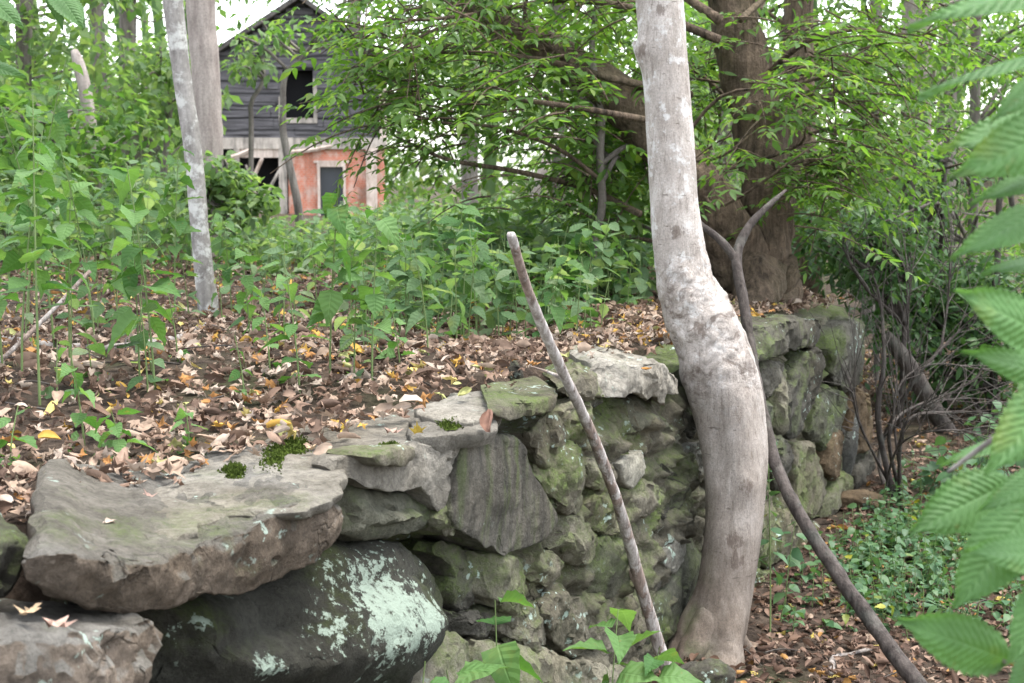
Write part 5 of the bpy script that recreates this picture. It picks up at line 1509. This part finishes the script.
# --- individual herbs
def herb(px, py, top, ls, label, n=None, kind="weed", leaf=None, tpls=T_BR, lean=None, D=None, seed=0):
    g = np.random.default_rng(seed + 40)
    p = ground_at(px, py) if D is None else None
    if D is not None:
        x = (px - 512) / FPX * D; p = np.array([x, D, tz(x, D)])
    h = at(px, top, p[1])[2] - p[2]
    root = empty(kind, p, label, "plant", "weeds growing round the wall")
    SG, LG = Geo(), Geo()
    herb_geo(SG, LG, p, h, g, ls * (.78 if D is None else 1.0), (T_TALL if seed % 3 == 1 and tpls is T_BR else tpls), n, lean)
    SG.build("stem", M_STEM, root, True, p)
    LG.build("foliage", leaf or L_HERB, root, True, p)
H = [
 (55, 352, 108, .11, "tall weed with pointed leaves behind the shorter left weeds", 14),
 (95, 345, 150, .12, "broad leaved weed between the left group and the slender tree", 14),
 (118, 335, 175, .12, "weed with large hanging leaves behind the fallen branch", 12),
 (175, 322, 150, .11, "weed whose leaves brush the left side of the slender tree", 12),
 (28, 335, 60, .11, "tallest weed reaching up among the trees at the upper left", 16),
 (232, 318, 215, .09, "weed just right of the foot of the slender tree", 12),
 (352, 330, 215, .10, "weed behind the upright pale leaved weed", 12),
 (408, 330, 225, .10, "weed midway between the pale leaved weed and the pole", 12),
 (40, 408, 92, .10, "tall pale stemmed weed at the left, tallest of the left group", 12),
 (22, 380, 130, .10, "leafy weed just left of the tallest pale stemmed weed", 14),
 (70, 372, 190, .10, "shorter leafy weed right of the tallest pale stemmed weed", 10),
 (3, 372, 170, .11, "leafy weed cut by the left edge of the photo", 12),
 (155, 395, 165, .13, "tall weed with broad drooping leaves in the litter left of the slender tree", 11),
 (140, 385, 230, .12, "broad leaved weed beside the dead curled leaf, left of the slender tree", 7),
 (178, 362, 285, .07, "little weed with one big leaf near the fallen branch", 4),
 (330, 385, 182, .11, "upright weed with big pale leaves in front of the house", 14),
 (300, 400, 262, .09, "shorter weed left of the upright pale leaved weed", 9),
 (372, 392, 205, .10, "leafy weed right of the upright pale leaved weed", 10),
 (250, 345, 250, .09, "weed with thin stem right of the slender tree", 9),
 (270, 375, 290, .08, "low leafy weed in the litter midway between slender tree and pole", 8),
 (400, 372, 300, .07, "small weed beside a bare twig in the litter", 7),
 (85, 455, 345, .06, "single stemmed seedling above the long capstone", 9),
 (122, 462, 410, .07, "low clump of round dark green leaves at the back of the long capstone", 12),
 (10, 470, 408, .07, "small green sprout at the left edge above the slab", 6),
 (190, 455, 405, .045, "small bright seedling among leaves behind the moss", 8),
 (245, 405, 335, .05, "tiny weed among dead leaves right of the slender trunk", 6),
 (455, 338, 205, .11, "broad leaved weed left of the leaning pole", 14),
 (480, 330, 225, .11, "bushy weed directly behind the tip of the leaning pole", 14),
 (545, 348, 255, .11, "broad leaved weed just right of the leaning pole", 12),
 (575, 322, 225, .10, "weed in the green patch between pole and crooked trunk", 12),
 (620, 310, 240, .09, "weed close to the left side of the crooked trunk", 12),
 (430, 318, 215, .10, "pale weed at the left end of the broad leaved patch", 12),
]
for k, (px, py, top, ls, lab, n) in enumerate(H): herb(px, py, top, ls, lab, n, seed=k)
herb(500, 0, 600, .12, "large leaved weed at the foot of the wall below the tall block", 8, D=3.15, seed=60, lean=(-.02, .0))
herb(470, 0, 650, .12, "weed with small pale leaves at the bottom edge below the boulder", 8, D=3.05, seed=61)
herb(612, 0, 622, .13, "broad leaved weed at the bottom edge left of the leaning pole", 8, D=3.6, seed=62)
herb(645, 0, 640, .11, "weed close beside the foot of the leaning pole", 7, D=3.7, seed=63)
herb(400, 0, 668, .12, "pale leaf tip showing at the bottom edge under the lichen boulder", 6, D=2.75, seed=64)
herb(770, 640, 440, .085, "climbing green weed against the wall right of the trunk", 14, leaf=L_HERB2, tpls=T_OV, seed=65)
herb(785, 610, 520, .08, "green weed at the wall foot right of the trunk", 9, leaf=L_HERB2, tpls=T_OV, seed=66)

# --- serrated leaves of the sapling reaching in from the right
def elm_leaf(base, tip, width, nrm, teeth=15, fold=.18, droop=.12):
    base, tip = np.asarray(base, float), np.asarray(tip, float)
    y = tip - base; L = np.linalg.norm(y); y = y / L
    x = nz(np.cross(y, nrm)); z = np.cross(x, y)
    m = 96; nx = 13
    t = np.linspace(0, 1, m)
    w = width * .5 * np.sin(PI * np.clip(t, 0, 1) ** .72) ** .75 * (1 - .25 * t ** 3)
    tip_t = np.clip((t - .82) / .18, 0, 1); w = w * (1 - .55 * tip_t * (1 - tip_t) * 2)
    saw = ((t * teeth) % 1.0); saw2 = ((t * teeth * 2) % 1.0)
    edge = w * (1 - .13 * saw - .05 * saw2) * (1)
    V = []
    for i in range(m):
        for j in range(nx):
            u = (j - (nx - 1) / 2) / ((nx - 1) / 2)
            a = abs(u)
            yy = t[i] * L + a * edge[i] * .10
            vein = ((t[i] - a * .16 * edge[i] / max(width * .5, 1e-4)) * teeth) % 1.0
            zz = fold * a * edge[i] - droop * L * t[i] ** 2 + .003 * width * math.cos(2 * PI * vein) * min(1, a * 3) - .012 * width * math.exp(-(a / .08) ** 2)
            zz += .03 * L * math.sin(4 * t[i] + 3 * u)
            V.append(base + y * yy + x * (u * edge[i]) + z * zz)
    i = np.arange(m - 1)[:, None] * nx; j = np.arange(nx - 1)[None]
    F = np.stack([i + j, i + j + 1, i + nx + j + 1, i + nx + j], -1).reshape(-1, 4)
    return np.array(V), [F], np.array([[(j2 - (nx - 1) / 2) / ((nx - 1) / 2), t[i2]] for i2 in range(m) for j2 in range(nx)])
def elm():
    mat = leaf_mat("serrated_leaf", [(0, (.06, .145, .05)), (.5, (.085, .18, .062)), (1, (.105, .205, .075))], .4, .55, 15, .3)
    D = 1.35
    b = np.array([.60, 1.5, 0]); b[2] = tz(.6, 1.5)
    root = empty("elm_sapling", b, "branch of large serrated bright green leaves hanging in from the right edge", "sapling")
    G = Geo()
    main = [b - EZ * .05, np.array([.62, 1.47, .5]), np.array([.60, 1.42, 1.1]), np.array([.57, 1.38, 1.7]), np.array([.50, 1.36, 2.1]), np.array([.42, 1.34, 2.35])]
    G.add(*tube(main, [.012, .010, .008, .006, .005, .003], 8, 40))
    leaves = [ # base px, tip px, width px, depth, normal
     ((1075, -12), (913, 6), 62, 1.35, (0, -.55, 1)), ((1050, 58), (918, 77), 26, 1.30, (0, -.15, 1)), ((1060, 70), (996, 112), 40, 1.38, (-.2, -.8, .6)),
     ((1075, 120), (946, 136), 70, 1.42, (0, -.5, 1)), ((1080, 118), (962, 172), 78, 1.33, (.1, -.8, .7)), ((1070, 168), (975, 192), 40, 1.45, (0, -.2, 1)),
     ((1065, 205), (955, 246), 58, 1.36, (0, -.5, 1)), ((1060, 262), (985, 262), 40, 1.40, (0, -.4, 1)), ((1055, 345), (968, 288), 74, 1.30, (0, -.9, .7)), ((1070, 385), (974, 346), 54, 1.36, (0, -.7, .8)),
     ((1075, 368), (990, 470), 76, 1.28, (-.3, -.9, .5)), ((1010, 482), (917, 528), 78, 1.45, (0, -.8, .8)), ((1030, 508), (957, 604), 82, 1.33, (-.2, -.9, .6)),
     ((1060, 560), (976, 545), 60, 1.30, (0, -.8, .7)), ((1008, 660), (908, 622), 76, 1.34, (.1, -.9, .5)), ((1075, 560), (1012, 660), 74, 1.30, (-.4, -.9, .4)),
     ((1060, 470), (985, 505), 46, 1.40, (0, -.6, .8)), ((1010, 440), (944, 456), 24, 1.50, (0, -.3, 1)), ((1062, 640), (1010, 700), 60, 1.32, (-.3, -.9, .5))]
    mp = catmull(np.array(main), 80)
    for k, (bp, tp, w, dd, nr) in enumerate(leaves):
        B, T = at(*bp, dd + .04), at(*tp, dd - .03)
        V, F, U = elm_leaf(B, T, .88 * w / FPX * dd, np.array(nr, float) * [1, 1.2, .7] + rng.normal(0, .12, 3))
        Geo().add(V, F, U).build("leaf", mat, root, True, b)
        q = mp[np.argmin(np.linalg.norm(mp - (B + [0.05, 0, .03]), axis=1))]
        G.add(*tube([q, (q + B) / 2 + EZ * .01, B, B + (T - B) * .05], [.003, .0022, .0015, .001], 6, 14, False))
    # bare grey twig
    G.add(*tube([at(1075, 395, 1.38), at(1024, 418, 1.4), at(985, 445, 1.42), at(948, 472, 1.45)], [.004, .0035, .003, .002], 7, 20))
    G.build("stem", B_DEAD, root, True, b)
elm()
# --- twig with leaves hanging at the upper left corner
def corner_twig():
    D = 3.2
    b = at(-60, 330, D); b[2] = tz(b[0], D)
    root = empty("elm_sapling", b, "leafy twig hanging into the upper left corner", "sapling")
    mat = leaf_mat("corner_leaf", [(0, (.05, .12, .04)), (1, (.09, .17, .06))], .35, .5, 15)
    G = Geo(); G.add(*tube([b - EZ * .05, at(-70, 150, D), at(-50, 20, D), at(0, -40, D), at(70, -20, D)], [.014, .011, .009, .006, .003], 8, 40))
    for bp, tp, w in (((52, -12), (84, 24), 34), ((-25, -10), (24, 22), 34), ((45, -25), (64, 26), 20), ((-40, 60), (25, 70), 30), ((-40, 20), (10, 42), 26)):
        B, T = at(*bp, D), at(*tp, D - .05)
        V, F, U = elm_leaf(B, T, w / FPX * D, np.array([.2, -.5, .8]))
        Geo().add(V, F, U).build("leaf", mat, root, True, b)
    for bp in ((-40, 60), (-40, 20), (-25, -10)):
        G.add(*tube([at(-58, bp[1] - 10, D), at(*bp, D)], [.003, .002], 5, 4, False))
    G.build("stem", B_DEAD, root, True, b)
corner_twig()
